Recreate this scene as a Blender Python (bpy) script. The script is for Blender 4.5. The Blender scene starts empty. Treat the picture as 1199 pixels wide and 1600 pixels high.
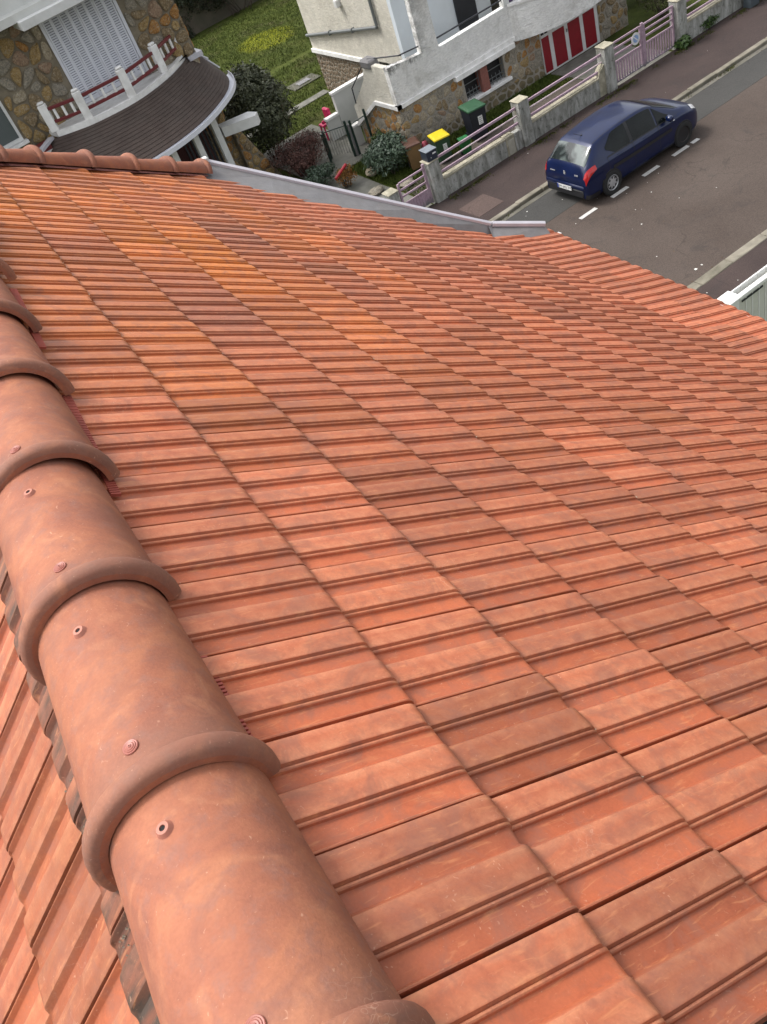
import bpy, math, random
import numpy as np
from mathutils import Vector, Matrix
random.seed(7); rng = np.random.default_rng(7)
SC = bpy.context.scene
COL = SC.collection
R_ = math.radians

# ------------------------------------------------------------ camera, sky, sun, exposure
H = 11.553
ROT = np.array([[0.789408, -0.536086, -0.299076], [-0.575833, -0.477842, -0.663388], [0.212722, 0.695901, -0.685908]])
cam = bpy.data.cameras.new('camera'); camo = bpy.data.objects.new('camera', cam); COL.objects.link(camo)
cam.sensor_fit = 'VERTICAL'; cam.sensor_height = 36.0; cam.sensor_width = 27.0
cam.lens = 1325.08 / 1600 * 36.0
cam.clip_start = 0.05; cam.clip_end = 2000
M = Matrix(((ROT[0][0], -ROT[1][0], -ROT[2][0], 0), (ROT[0][1], -ROT[1][1], -ROT[2][1], 0),
            (ROT[0][2], -ROT[1][2], -ROT[2][2], H), (0, 0, 0, 1)))
camo.matrix_world = M
SC.camera = camo
def project(P):
    q = ROT @ (np.array(P, float) - np.array([0, 0, H]))
    if q[2] < .05: return None
    return 599.5 + 1325.08 * q[0] / q[2], 800 + 1325.08 * q[1] / q[2]

SUN_EL, SUN_AZ = R_(58), R_(-42)      # azimuth clockwise from +Y
wd = bpy.data.worlds.new('World'); SC.world = wd; wd.use_nodes = True
nt = wd.node_tree; nt.nodes.clear()
sky = nt.nodes.new('ShaderNodeTexSky'); sky.sky_type = 'NISHITA'; sky.sun_disc = False
sky.sun_elevation = SUN_EL; sky.sun_rotation = SUN_AZ
sky.air_density = 1.0; sky.dust_density = 4.0; sky.ozone_density = 1.0
hsv = nt.nodes.new('ShaderNodeHueSaturation'); hsv.inputs['Saturation'].default_value = 0.22
bg = nt.nodes.new('ShaderNodeBackground'); bg.inputs[1].default_value = 0.15
wo = nt.nodes.new('ShaderNodeOutputWorld')
nt.links.new(sky.outputs[0], hsv.inputs['Color']); nt.links.new(hsv.outputs[0], bg.inputs[0]); nt.links.new(bg.outputs[0], wo.inputs[0])
sl = bpy.data.lights.new('overcast_sun', 'SUN'); sl.energy = 1.2; sl.angle = R_(14); sl.color = (1, .965, .92)
so = bpy.data.objects.new('overcast_sun', sl); COL.objects.link(so)
sd = Vector((math.sin(SUN_AZ) * math.cos(SUN_EL), math.cos(SUN_AZ) * math.cos(SUN_EL), math.sin(SUN_EL)))
so.rotation_euler = sd.to_track_quat('Z', 'Y').to_euler()
SC.view_settings.view_transform = 'Standard'; SC.view_settings.look = 'None'
SC.view_settings.gamma = 1.0; SC.view_settings.use_curve_mapping = False
SC.view_settings.exposure = 1.04

# ------------------------------------------------------------ helpers
def tag(o, label=None, cat=None, group=None, kind=None):
    if label: o['label'] = label
    if cat: o['category'] = cat
    if group: o['group'] = group
    if kind: o['kind'] = kind
    return o
def empty(name, loc, label=None, cat=None, group=None, rz=0):
    o = bpy.data.objects.new(name, None); COL.objects.link(o)
    o.location = loc; o.rotation_euler = (0, 0, rz); o.empty_display_size = .1
    if name in ('car',): pass
    return tag(o, label, cat, group)
def meshobj(name, verts, faces, mat, parent=None, smooth=None):
    me = bpy.data.meshes.new(name); me.from_pydata([tuple(map(float, v)) for v in verts], [], faces)
    if mat: me.materials.append(mat)
    me.update()
    if smooth is not None:
        me.shade_smooth(); me.set_sharp_from_angle(angle=R_(smooth))
    o = bpy.data.objects.new(name, me); COL.objects.link(o)
    if parent: o.parent = parent
    return o
class MB:
    def __init__(s): s.v = []; s.f = []
    def add(s, v, f):
        n = len(s.v); s.v += [tuple(p) for p in v]; s.f += [tuple(i + n for i in q) for q in f]; return s
    def box(s, x0, x1, y0, y1, z0, z1, T=None):
        v = [(x, y, z) for z in (z0, z1) for y in (y0, y1) for x in (x0, x1)]
        if T: v = [T @ Vector(p) for p in v]
        return s.add(v, [(0, 2, 3, 1), (4, 5, 7, 6), (0, 1, 5, 4), (2, 6, 7, 3), (0, 4, 6, 2), (1, 3, 7, 5)])
    def cbox(s, x0, x1, y0, y1, z0, z1, c=.01, T=None):
        # box with chamfered edges (24 vertices)
        v = []; X = (x0, x1); Y = (y0, y1); Z = (z0, z1); sg = (1, -1); idx = {}
        for i in range(2):
            for j in range(2):
                for k in range(2):
                    for a in range(3):
                        p = [X[i], Y[j], Z[k]]; d = [sg[i] * c, sg[j] * c, sg[k] * c]
                        for b in range(3):
                            if b != a: p[b] += d[b]
                        idx[i, j, k, a] = len(v); v.append(p)
        f = []
        for a in range(3):
            b, c2 = (a + 1) % 3, (a + 2) % 3
            for e in range(2):
                q = []
                for (m, n) in ((0, 0), (1, 0), (1, 1), (0, 1)):
                    t = [0, 0, 0]; t[a] = e; t[b] = m; t[c2] = n; q.append(idx[t[0], t[1], t[2], a])
                f.append(tuple(q if e else q[::-1]))
            for m in range(2):
                for n in range(2):
                    t0 = [0, 0, 0]; t1 = [0, 0, 0]; t0[b] = t1[b] = m; t0[c2] = t1[c2] = n; t1[a] = 1
                    q = [idx[(*t0, b)], idx[(*t1, b)], idx[(*t1, c2)], idx[(*t0, c2)]]
                    f.append(tuple(q if (m + n) % 2 else q[::-1]))
        for i in range(2):
            for j in range(2):
                for k in range(2):
                    q = [idx[i, j, k, 0], idx[i, j, k, 1], idx[i, j, k, 2]]
                    f.append(tuple(q if (i + j + k) % 2 else q[::-1]))
        if T: v = [T @ Vector(p) for p in v]
        return s.add(v, f)
    def tube(s, pts, r, n=8, caps=True, rads=None):
        pts = [Vector(p) for p in pts]; rings = []; up0 = None
        for i, p in enumerate(pts):
            d = (pts[min(i + 1, len(pts) - 1)] - pts[max(i - 1, 0)]).normalized()
            ref = Vector((0, 0, 1)) if abs(d.z) < .9 else Vector((1, 0, 0))
            a = d.cross(ref).normalized(); b = d.cross(a).normalized()
            rr = rads[i] if rads else r
            rings.append([p + a * rr * math.cos(2 * math.pi * k / n + math.pi / n) + b * rr * math.sin(2 * math.pi * k / n + math.pi / n) for k in range(n)])
        v = [p for g in rings for p in g]; f = []
        for i in range(len(pts) - 1):
            for k in range(n):
                f.append((i * n + k, i * n + (k + 1) % n, (i + 1) * n + (k + 1) % n, (i + 1) * n + k))
        if caps: f.append(tuple(range(n))[::-1]); f.append(tuple((len(pts) - 1) * n + k for k in range(n)))
        return s.add(v, f)
    def prism(s, poly, axis, a0, a1):
        # poly: 2D points; axis: extrude axis 0/1/2
        n = len(poly)
        def P(p, a): return {0: (a, p[0], p[1]), 1: (p[0], a, p[1]), 2: (p[0], p[1], a)}[axis]
        v = [P(p, a0) for p in poly] + [P(p, a1) for p in poly]
        f = [tuple(range(n)), tuple(range(2 * n - 1, n - 1, -1))] + [(i, n + i, n + (i + 1) % n, (i + 1) % n) for i in range(n)]
        return s.add(v, f)
    def lathe(s, prof, axis_pt=(0, 0, 0), n=24, T=None):
        v = []; f = []
        for (r, z) in prof:
            for k in range(n):
                a = 2 * math.pi * k / n; v.append(Vector((r * math.cos(a), r * math.sin(a), z)))
        for i in range(len(prof) - 1):
            for k in range(n): f.append((i * n + k, i * n + (k + 1) % n, (i + 1) * n + (k + 1) % n, (i + 1) * n + k))
        if T: v = [T @ p for p in v]
        return s.add(v, f)
    def grid(s, fn, nu, nv):
        v = [fn(i / nu, j / nv) for i in range(nu + 1) for j in range(nv + 1)]
        f = [(i * (nv + 1) + j, (i + 1) * (nv + 1) + j, (i + 1) * (nv + 1) + j + 1, i * (nv + 1) + j + 1) for i in range(nu) for j in range(nv)]
        return s.add(v, f)
    def build(s, name, mat, parent=None, smooth=None, kind=None):
        o = meshobj(name, s.v, s.f, mat, parent, smooth)
        if kind: o['kind'] = kind
        return o
def one(kind, *a, **k):
    m = MB(); getattr(m, kind)(*a, **k); return m

# ------------------------------------------------------------ materials
def newmat(name):
    m = bpy.data.materials.new(name); m.use_nodes = True; n = m.node_tree.nodes; n.clear()
    out = n.new('ShaderNodeOutputMaterial'); b = n.new('ShaderNodeBsdfPrincipled')
    m.node_tree.links.new(b.outputs[0], out.inputs[0]); return m, m.node_tree, b
def nd(t, ty, **kw):
    n = t.nodes.new(ty)
    for k, v in kw.items():
        if k.startswith('i_'): n.inputs[k[2:].replace('_', ' ')].default_value = v
        else: setattr(n, k, v)
    return n
def noise(t, vec, scale, detail=4, rough=.55, dist=0):
    n = nd(t, 'ShaderNodeTexNoise'); n.inputs['Scale'].default_value = scale; n.inputs['Detail'].default_value = detail
    n.inputs['Roughness'].default_value = rough; n.inputs['Distortion'].default_value = dist
    t.links.new(vec, n.inputs['Vector']); return n.outputs['Fac']
def ramp(t, fac, stops):
    r = nd(t, 'ShaderNodeValToRGB'); cr = r.color_ramp
    while len(cr.elements) < len(stops): cr.elements.new(.5)
    for e, (p, c) in zip(cr.elements, stops):
        e.position = p; e.color = (*c, 1) if not isinstance(c, (int, float)) else (c, c, c, 1)
    t.links.new(fac, r.inputs[0]); return r.outputs[0]
def mix(t, fac, a, b, mode='MIX'):
    m = nd(t, 'ShaderNodeMix', data_type='RGBA', blend_type=mode)
    for s, v in ((m.inputs[0], fac), (m.inputs[6], a), (m.inputs[7], b)):
        if isinstance(v, bpy.types.NodeSocket): t.links.new(v, s)
        elif isinstance(v, (int, float)): s.default_value = v if s.type == 'VALUE' else (v, v, v, 1)
        else: s.default_value = (*v, 1)
    return m.outputs[2]
def math_(t, op, a, b=None, clamp=False):
    m = nd(t, 'ShaderNodeMath', operation=op); m.use_clamp = clamp
    for s, v in zip(m.inputs, (a, b)):
        if v is None: continue
        if isinstance(v, bpy.types.NodeSocket): t.links.new(v, s)
        else: s.default_value = v
    return m.outputs[0]
def bump(t, b, h, strength=.3, dist=.01):
    n = nd(t, 'ShaderNodeBump'); n.inputs['Strength'].default_value = strength; n.inputs['Distance'].default_value = dist
    t.links.new(h, n.inputs['Height']); t.links.new(n.outputs[0], b.inputs['Normal'])
def worldpos(t): return nd(t, 'ShaderNodeNewGeometry').outputs['Position']
def objpos(t): return nd(t, 'ShaderNodeTexCoord').outputs['Object']
def simple(name, col, rough=.6, var=.15, scale=6, bumps=0, bscale=40, metal=0, dirt=None, dirtamt=.5, spec=None, bdist=.01, objc=False):
    m, t, b = newmat(name); P = objpos(t) if objc else worldpos(t)
    f = noise(t, P, scale)
    c = mix(t, 1.0, ramp(t, f, [(.3, 1 - var), (.7, 1 + var)]), col, 'MULTIPLY')
    if dirt:
        g = noise(t, P, scale * .45, 6, .65, .4); h2 = noise(t, P, scale * 4, 5, .7)
        fac = math_(t, 'MULTIPLY', ramp(t, g, [(.42, 0.), (.68, 1.)]), ramp(t, h2, [(.3, .35), (.65, 1.)]))
        c = mix(t, math_(t, 'MULTIPLY', fac, dirtamt), c, dirt)
    t.links.new(c, b.inputs['Base Color']); b.inputs['Roughness'].default_value = rough; b.inputs['Metallic'].default_value = metal
    if spec is not None: b.inputs['Specular IOR Level'].default_value = spec
    if bumps: bump(t, b, noise(t, P, bscale, 4, .6), bumps, bdist)
    return m

def clay(name, use_attr=False, cap=False):
    """burnt clay; tint (r: tone, g: flame orange, b: purple-brown) per tile, 'band' attribute marks the raised ribs"""
    m, t, b = newmat(name); P = worldpos(t); O = objpos(t)
    if use_attr: tint = nd(t, 'ShaderNodeAttribute', attribute_name='tint').outputs['Color']
    else: tint = nd(t, 'ShaderNodeObjectInfo').outputs['Color']
    sp = nd(t, 'ShaderNodeSeparateColor'); t.links.new(tint, sp.inputs[0])
    tone, flame, dark = sp.outputs
    n1 = noise(t, P, 7, 5, .6, .6); n2 = noise(t, P, 26, 6, .65, .3); n3 = noise(t, P, 180, 3, .6)
    # streaky noise stretched down the slope
    mp = nd(t, 'ShaderNodeMapping'); mp.inputs['Scale'].default_value = (1.6, 11, 3); t.links.new(P, mp.inputs[0])
    n4 = noise(t, mp.outputs[0], 2.2, 5, .6, .4)
    if cap:
        base = ramp(t, n1, [(.28, (.25, .098, .066)), (.45, (.34, .125, .073)), (.6, (.40, .155, .085)), (.75, (.29, .12, .084))])
        base = mix(t, ramp(t, n2, [(.50, 0.), (.66, .55)]), base, (.27, .135, .105))
        cf = nd(t, 'ShaderNodeAttribute', attribute_name='band').outputs['Fac']
        base = mix(t, math_(t, 'MULTIPLY', cf, ramp(t, n1, [(.3, .75), (.7, .35)])), base, (.215, .118, .088))
        base = mix(t, ramp(t, noise(t, P, 11, 3, .5, 1.2), [(.56, 0.), (.7, .6)]), base, (.45, .19, .105))
    else:
        chan = ramp(t, n1, [(.3, (.36, .088, .040)), (.5, (.46, .122, .054)), (.7, (.40, .115, .062))])
        band = ramp(t, n2, [(.3, (.36, .110, .062)), (.5, (.47, .148, .076)), (.7, (.53, .190, .100))])
        bandf = nd(t, 'ShaderNodeAttribute', attribute_name='band').outputs['Fac']
        base = mix(t, math_(t, 'MULTIPLY', bandf, .55, True), chan, band)
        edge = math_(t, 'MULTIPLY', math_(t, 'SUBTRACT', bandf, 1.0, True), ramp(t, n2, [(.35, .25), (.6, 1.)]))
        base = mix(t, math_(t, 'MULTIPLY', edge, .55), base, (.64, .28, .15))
        base = mix(t, math_(t, 'MULTIPLY', flame, ramp(t, n4, [(.3, .35), (.6, 1.)])), base, (.68, .215, .035))
    base = mix(t, math_(t, 'MULTIPLY', dark, ramp(t, n4, [(.32, .3), (.62, 1.)]) if not cap else 1.0), base, (.085, .058, .044))
    base = mix(t, 1.0, base, ramp(t, tone, [(0., .70), (1., 1.02)] if not cap else [(0., .86), (1., 1.0)]), 'MULTIPLY')
    base = mix(t, 1.0, base, ramp(t, n3, [(.3, .93), (.7, 1.07)]), 'MULTIPLY')
    # dusty handling marks, thin scuffs
    sc = noise(t, P, 60, 2, .5, 2.5)
    base = mix(t, math_(t, 'MULTIPLY', ramp(t, sc, [(.69, 0.), (.75, 1.)]), .35), base, (.66, .40, .27))
    v = nd(t, 'ShaderNodeTexVoronoi', feature='DISTANCE_TO_EDGE'); v.inputs['Scale'].default_value = 9
    mp2 = nd(t, 'ShaderNodeMapping'); mp2.inputs['Scale'].default_value = (.6, 1.8, 1); t.links.new(P, mp2.inputs[0])
    dn = nd(t, 'ShaderNodeTexNoise'); dn.inputs['Scale'].default_value = 11; dn.inputs['Detail'].default_value = 3; t.links.new(P, dn.inputs['Vector'])
    dv = nd(t, 'ShaderNodeVectorMath', operation='MULTIPLY_ADD'); dv.inputs[1].default_value = (.35, .35, .35); t.links.new(dn.outputs['Color'], dv.inputs[0]); t.links.new(mp2.outputs[0], dv.inputs[2])
    t.links.new(dv.outputs[0], v.inputs['Vector'])
    scr = math_(t, 'MULTIPLY', ramp(t, v.outputs['Distance'], [(0., 1.), (.012, 0.)]), ramp(t, noise(t, P, 3.1, 2), [(.60, 0.), (.68, .8)]))
    base = mix(t, math_(t, 'MULTIPLY', scr, .35), base, (.72, .5, .36))
    sm = math_(t, 'MULTIPLY', ramp(t, noise(t, P, 9, 6, .72, 1.0), [(.47, 0.), (.64, 1.)]), .58)
    base = mix(t, sm, base, (.25, .102, .068))
    if cap: sm = math_(t, 'MULTIPLY', sm, .5)
    lt = math_(t, 'MULTIPLY', ramp(t, noise(t, mp.outputs[0], 5.5, 4, .6, 1.4), [(.58, 0.), (.72, 1.)]), .38 if not cap else .0)
    base = mix(t, lt, base, (.62, .27, .12))
    t.links.new(base, b.inputs['Base Color'])
    b.inputs['Roughness'].default_value = .56 if not cap else .72
    b.inputs['Specular IOR Level'].default_value = .35 if not cap else .22
    bump(t, b, math_(t, 'ADD', n2, math_(t, 'MULTIPLY', n3, .35 if not cap else 1.2)), .3 if not cap else .2, .003)
    return m
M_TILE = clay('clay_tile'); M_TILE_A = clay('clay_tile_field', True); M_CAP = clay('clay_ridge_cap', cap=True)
M_WHITE = simple('white_paint', (.66, .66, .65), .5, .06, 5, dirt=(.36, .35, .32), dirtamt=.35)
M_LILACMETAL = simple('pale_coated_metal', (.50, .49, .53), .35, .06, 9, metal=.0)
M_ZINC = simple('zinc_sheet', (.165, .16, .162), .5, .12, 14, dirt=(.16, .14, .12), dirtamt=.4, bumps=.2, bscale=60)
M_RENDER = None

# ------------------------------------------------------------ ground, road, pavements
def structure(name, mb, mat, smooth=None): o = mb.build(name, mat, None, smooth); o['kind'] = 'structure'; return o

def mat_ground():
    m, t, b = newmat('garden_soil_and_grass'); P = worldpos(t)
    g = ramp(t, noise(t, P, 1.1, 6, .65, .5), [(.3, (.034, .042, .010)), (.5, (.056, .072, .014)), (.7, (.088, .098, .026))])
    fine = ramp(t, noise(t, P, 24, 5, .7), [(.3, .65), (.7, 1.35)])
    c = mix(t, 1.0, g, fine, 'MULTIPLY')
    # moss-yellow patch in the lawn
    mp = nd(t, 'ShaderNodeMapping'); mp.inputs['Location'].default_value = (-17.85, -43.55, 0); t.links.new(P, mp.inputs[0])
    s = nd(t, 'ShaderNodeVectorMath', operation='MULTIPLY'); s.inputs[1].default_value = (.62, .50, 0); t.links.new(mp.outputs[0], s.inputs[0])
    ln = nd(t, 'ShaderNodeVectorMath', operation='LENGTH'); t.links.new(s.outputs[0], ln.inputs[0])
    d = math_(t, 'ADD', ln.outputs['Value'], math_(t, 'MULTIPLY', math_(t, 'SUBTRACT', noise(t, P, 2.5, 4, .6), .5), .6))
    c = mix(t, math_(t, 'MULTIPLY', ramp(t, d, [(.70, 1.), (.95, 0.)]), .75), c, (.19, .20, .012))
    soil = ramp(t, noise(t, P, .55, 4, .6), [(.54, 0.), (.68, .55)])
    c = mix(t, soil, c, (.062, .048, .03))
    t.links.new(c, b.inputs['Base Color']); b.inputs['Roughness'].default_value = .95; b.inputs['Specular IOR Level'].default_value = .1
    bump(t, b, noise(t, P, 30, 6, .7), .8, .05); return m
def mat_asphalt(name, c0, c1, spots=True, dark=(.03, .028, .027)):
    m, t, b = newmat(name); P = worldpos(t)
    c = ramp(t, noise(t, P, .45, 5, .6, .4), [(.3, c0), (.7, c1)])
    c = mix(t, 1.0, c, ramp(t, noise(t, P, 48, 4, .8), [(.3, .6), (.7, 1.45)]), 'MULTIPLY')
    st = noise(t, P, 1.4, 6, .7, .8)
    c = mix(t, math_(t, 'MULTIPLY', ramp(t, st, [(.55, 0.), (.72, 1.)]), .45), c, dark)
    v = nd(t, 'ShaderNodeTexVoronoi', feature='DISTANCE_TO_EDGE'); v.inputs['Scale'].default_value = .30
    w = nd(t, 'ShaderNodeVectorMath', operation='ADD'); t.links.new(P, w.inputs[0])
    nn = nd(t, 'ShaderNodeTexNoise'); nn.inputs['Scale'].default_value = 1.6; t.links.new(P, nn.inputs['Vector']); t.links.new(nn.outputs['Color'], w.inputs[1])
    t.links.new(w.outputs[0], v.inputs['Vector'])
    crk = math_(t, 'MULTIPLY', ramp(t, v.outputs['Distance'], [(0., 1.), (.007, 0.)]), ramp(t, noise(t, P, .9, 3), [(.44, 0.), (.55, 1.)]))
    c = mix(t, math_(t, 'MULTIPLY', crk, .4), c, (.018, .015, .013))
    if spots:
        c = mix(t, ramp(t, noise(t, P, 5, 6, .8, 1.2), [(.73, 0.), (.78, .5)]), c, (.30, .29, .27))
    t.links.new(c, b.inputs['Base Color']); b.inputs['Roughness'].default_value = .85; b.inputs['Specular IOR Level'].default_value = .25
    bump(t, b, noise(t, P, 120, 3, .7), .5, .01); return m
M_GROUND = mat_ground()
M_ROAD = mat_asphalt('road_asphalt', (.060, .045, .037), (.080, .062, .052))
M_PARK = mat_asphalt('parking_asphalt', (.043, .042, .040), (.057, .055, .051))
M_PAVE = mat_asphalt('red_pavement', (.036, .026, .024), (.058, .041, .037))
M_KERB = simple('kerb_stone', (.20, .18, .14), .85, .3, 3, bumps=.8, bscale=20, dirt=(.065, .06, .035), dirtamt=.95)
M_CONC = simple('old_concrete', (.155, .15, .13), .9, .2, 4, bumps=.6, bscale=18, dirt=(.07, .075, .045), dirtamt=.7)
M_PAINT = simple('road_paint', (.52, .51, .49), .7, .12, 20, dirt=(.2, .18, .17), dirtamt=.5)

structure('ground', one('box', -120, 160, -80, 220, -.6, 0), M_GROUND)
road = structure('road', one('box', -60, 120, 11.72, 18.20, -.3, .012), M_ROAD)
structure('parking_strip', one('box', -60, 120, 16.85, 18.20, .002, .017), M_PARK)
structure('far_pavement', one('box', -60, 120, 18.38, 20.72, -.2, .10), M_PAVE)
structure('near_pavement', one('box', -60, 120, 9.35, 11.46, -.2, .10), M_PAVE)
structure('neighbour_driveway', one('box', 19.1, 21.4, 20.72, 24.0, -.1, .03), M_CONC)
structure('forecourt', one('box', 11.75, 19.05, 21.6, 22.75, -.1, .022), mat_asphalt('forecourt_gravel', (.075, .062, .05), (.10, .085, .07)))
structure('garden_path', one('box', 9, 15.3, 38.45, 38.95, -.1, .03), M_CONC)
structure('garden_path', one('box', 9, 15.3, 33.0, 33.5, -.1, .03), M_CONC)
structure('garden_path', one('box', 10.6, 13.2, 26.0, 31.0, -.1, .025), M_CONC)
structure('garden_path', one('box', 10.65, 11.65, 20.9, 26.0, -.1, .028), M_CONC)
# kerbs: one stone after another
def kerb(y0, y1, x0, x1, seed):
    r = random.Random(seed)
    root = tag(bpy.data.objects.new('kerb', None), kind='structure'); COL.objects.link(root); root.location = (x0, y0, 0)
    x = x0
    while x < x1:
        L = r.uniform(.8, 1.15)
        dy = r.uniform(-.012, .012); dz = r.uniform(-.008, .008)
        T = Matrix.Translation((x + L / 2 - x0, (y1 - y0) / 2 + dy, 0)) @ Matrix.Rotation(r.uniform(-.008, .008), 4, 'Z')
        o = one('cbox', -L / 2 + .006, L / 2 - .006, -(y1 - y0) / 2, (y1 - y0) / 2, -.1, .115 + dz, .016, T).build('kerb_stone', M_KERB, root, 40)
        x += L
    return root
kerb(18.20, 18.38, 9.0, 27.0, 1)
kerb(11.46, 11.72, 9.0, 19.0, 2)
structure('gutter_strip', one('box', -60, 120, 18.02, 18.199, .01, .024), simple('gutter_concrete', (.13, .12, .10), .9, .25, 2, dirt=(.05, .05, .03), dirtamt=.9))
# manhole slab in the pavement
structure('pavement_slab', one('cbox', 11.75, 12.65, 18.75, 19.7, .05, .112, .01), mat_asphalt('slab_asphalt', (.075, .052, .046), (.10, .07, .06), False))
for x0 in (13.05, 14.17, 15.30, 16.40, 17.10):
    L = .56 if x0 not in (17.10,) else .25
    o = one('box', x0, x0 + L, 16.10, 16.22, .006, .021).build('painted_dash', M_PAINT, road)
o = one('box', 11.9, 12.35, 16.10, 16.22, .006, .021).build('painted_dash', M_PAINT, road)
# litter and petals on the pavement
lb = MB()
for (cx_, cy_, n, s_) in ((12.75, 12.0, 3, .14), (12.9, 10.9, 2, .5), (15.5, 18.6, 22, 3.2), (14, 15, 22, 3.0)):
    for i in range(n):
        x = cx_ + random.gauss(0, s_); y = cy_ + random.gauss(0, s_ * .5 + .1); r = random.uniform(.005, .022) if cx_ > 13 else random.uniform(.008, .05)
        z = .106 if (y > 18.4 or y < 11.46) else .02
        lb.add([(x - r, y - r * .6, z + .002), (x + r * .7, y - r, z + .006), (x + r, y + r * .8, z + .002), (x - r * .6, y + r, z + .008)], [(0, 1, 2, 3)])
tag(lb.build('litter', simple('litter_white', (.55, .54, .5), .8)), kind='stuff')

dl = MB(); rd = random.Random(77)
for i in range(260):
    x = rd.uniform(11.5, 26); y = rd.choice((18.12, 18.12, 20.45, 11.8, rd.uniform(12, 18))) + rd.gauss(0, .06); z = .106 if 18.38 < y < 20.7 else (.026 if y > 18.0 and y < 18.2 else .02)
    r = rd.uniform(.012, .035); a = rd.uniform(0, 6.28); c_, s_ = math.cos(a) * r, math.sin(a) * r
    dl.add([(x - c_, y - s_, z), (x + s_ * .5, y - c_ * .5, z + .006), (x + c_, y + s_, z + .002), (x - s_ * .5, y + c_ * .5, z + .007)], [(0, 1, 2, 3)])
tag(dl.build('dead_leaves', simple('dead_leaf', (.07, .045, .022), .9, .4, 9)), kind='stuff')
# grass blades and weeds as real geometry
def blades(name, spots, mat, h0=.05, h1=.12, w=.012):
    n = len(spots); P = np.array(spots, float); a = rng.uniform(0, 6.283, n); hh = rng.uniform(h0, h1, n); lean = rng.normal(0, .5, (n, 2)) * hh[:, None]
    V = np.zeros((n, 3, 3)); V[:, 0] = P; V[:, 1] = P; V[:, 2] = P
    V[:, 0, 0] -= np.cos(a) * w; V[:, 0, 1] -= np.sin(a) * w; V[:, 1, 0] += np.cos(a) * w; V[:, 1, 1] += np.sin(a) * w
    V[:, 2, :2] += lean; V[:, 2, 2] += hh
    me = bpy.data.meshes.new(name); me.vertices.add(n * 3); me.vertices.foreach_set('co', V.ravel())
    me.loops.add(n * 3); me.loops.foreach_set('vertex_index', np.arange(n * 3, dtype=np.int32))
    me.polygons.add(n); me.polygons.foreach_set('loop_start', np.arange(0, n * 3, 3, dtype=np.int32)); me.polygons.foreach_set('loop_total', np.full(n, 3, dtype=np.int32))
    me.materials.append(mat); me.update(calc_edges=True)
    o = bpy.data.objects.new(name, me); COL.objects.link(o); return tag(o, kind='stuff')
def mat_leaf(name, stops, rough=.5, sc=3., tr=.15, spec=.4):
    m, t, b = newmat(name); P = worldpos(t)
    c = ramp(t, noise(t, P, sc, 4, .6), stops)
    c = mix(t, 1.0, c, ramp(t, noise(t, P, 37, 2), [(.3, .6), (.7, 1.4)]), 'MULTIPLY')
    t.links.new(c, b.inputs['Base Color']); b.inputs['Roughness'].default_value = rough
    b.inputs['Specular IOR Level'].default_value = spec; return m
M_BLADE = mat_leaf('grass_blade', [(.3, (.034, .050, .010)), (.5, (.062, .086, .015)), (.75, (.105, .118, .030))], .7, 1.2, spec=.15)
sp = [(x, y, 0) for x, y in zip(rng.uniform(11, 24, 60000), rng.uniform(31.0, 50, 60000)) if not (33.0 < y < 33.5 or 38.45 < y < 38.95) and not (x > 15.4 and y < 33.4)]
sp += [(x, y, 0) for x, y in zip(rng.uniform(11.9, 19, 12000), rng.uniform(22.8, 24.05, 12000))]
sp += [(x, y, 0) for x, y in zip(rng.uniform(11.7, 13.1, 6000), rng.uniform(20.9, 26, 6000))]
blades('grass', sp, M_BLADE, .04, .13, .014)
sp = []
for _ in range(5200):
    x = rng.uniform(12, 27); y = 20.50 - abs(rng.normal(0, .10)); 
    q_ = math.sin(x * 2.1) + math.sin(x * 5.3 + 1) * .6 + math.sin(x * 13.1) * .4 + rng.normal(0, .5)
    if q_ > .3: sp.append((x, y, .1))
for _ in range(1800):
    x = rng.uniform(11, 26); sp.append((x, 18.13 + rng.normal(0, .04), .02)) if math.sin(x * 1.3) + math.sin(x * 3.7) + rng.normal(0, .4) > .9 else None
blades('weeds', sp, mat_leaf('weed_blade', [(.3, (.035, .04, .012)), (.6, (.07, .075, .02)), (.8, (.12, .10, .04))], .8, 4, spec=.1), .02, .075, .012)

# ------------------------------------------------------------ our house: the tiled roof
AL = 0.62167; TH = 0.043891; HC = 1.07155; W = 0.24871; L0 = 0.345; S0 = 0.61388
house = empty('tiled_house', (0, 0, 0), 'house whose orange clay tile roof with half-round ridge caps fills the foreground', 'house', rz=-TH)
def slope_pt(s, Y, w=0.0):      # house frame, on the main slope
    return Vector((-(HC - w) * math.sin(AL) + s * math.cos(AL), Y, H - (HC - w) * math.cos(AL) - s * math.sin(AL)))
def towld(p): return Matrix.Rotation(-TH, 4, 'Z') @ Vector(p)
BASEW = -.031; STEP = .021
# cross profile of one tile: (v fraction, height, band)
PROF = [(0.008, -.014, 0), (0.010, .0135, .2), (.022, .0150, .3), (.032, .0130, .2), (.046, .0035, 0), (.06, .0008, 0), (.17, .0, 0), (.225, .0002, 0), (.236, .0020, .2), (.240, .0090, .8), (.249, .0116, 1),
        (.262, .0119, 1), (.270, .0092, 1), (.276, .0120, 1), (.281, .0178, 1), (.294, .0192, 1), (.42, .0186, 1), (.505, .0174, 1), (.518, .0165, .9), (.548, .0060, .3), (.565, .0018, 0), (.69, .0006, 0),
        (.706, .0022, .2), (.711, .0092, .8), (.721, .0117, 1), (.734, .0120, 1), (.742, .0093, 1), (.748, .0122, 1), (.753, .0180, 1), (.766, .0193, 1), (.90, .0186, 1), (.970, .0178, 1), (.980, .0160, 1), (.986, -.014, .6)]
PROF = [(v, z * .88 if z > 0 else z, 1.7 if v in (.022, .249, .262, .294, .505, .518, .721, .734, .766, .970, .980) else b) for v, z, b in PROF]
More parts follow.
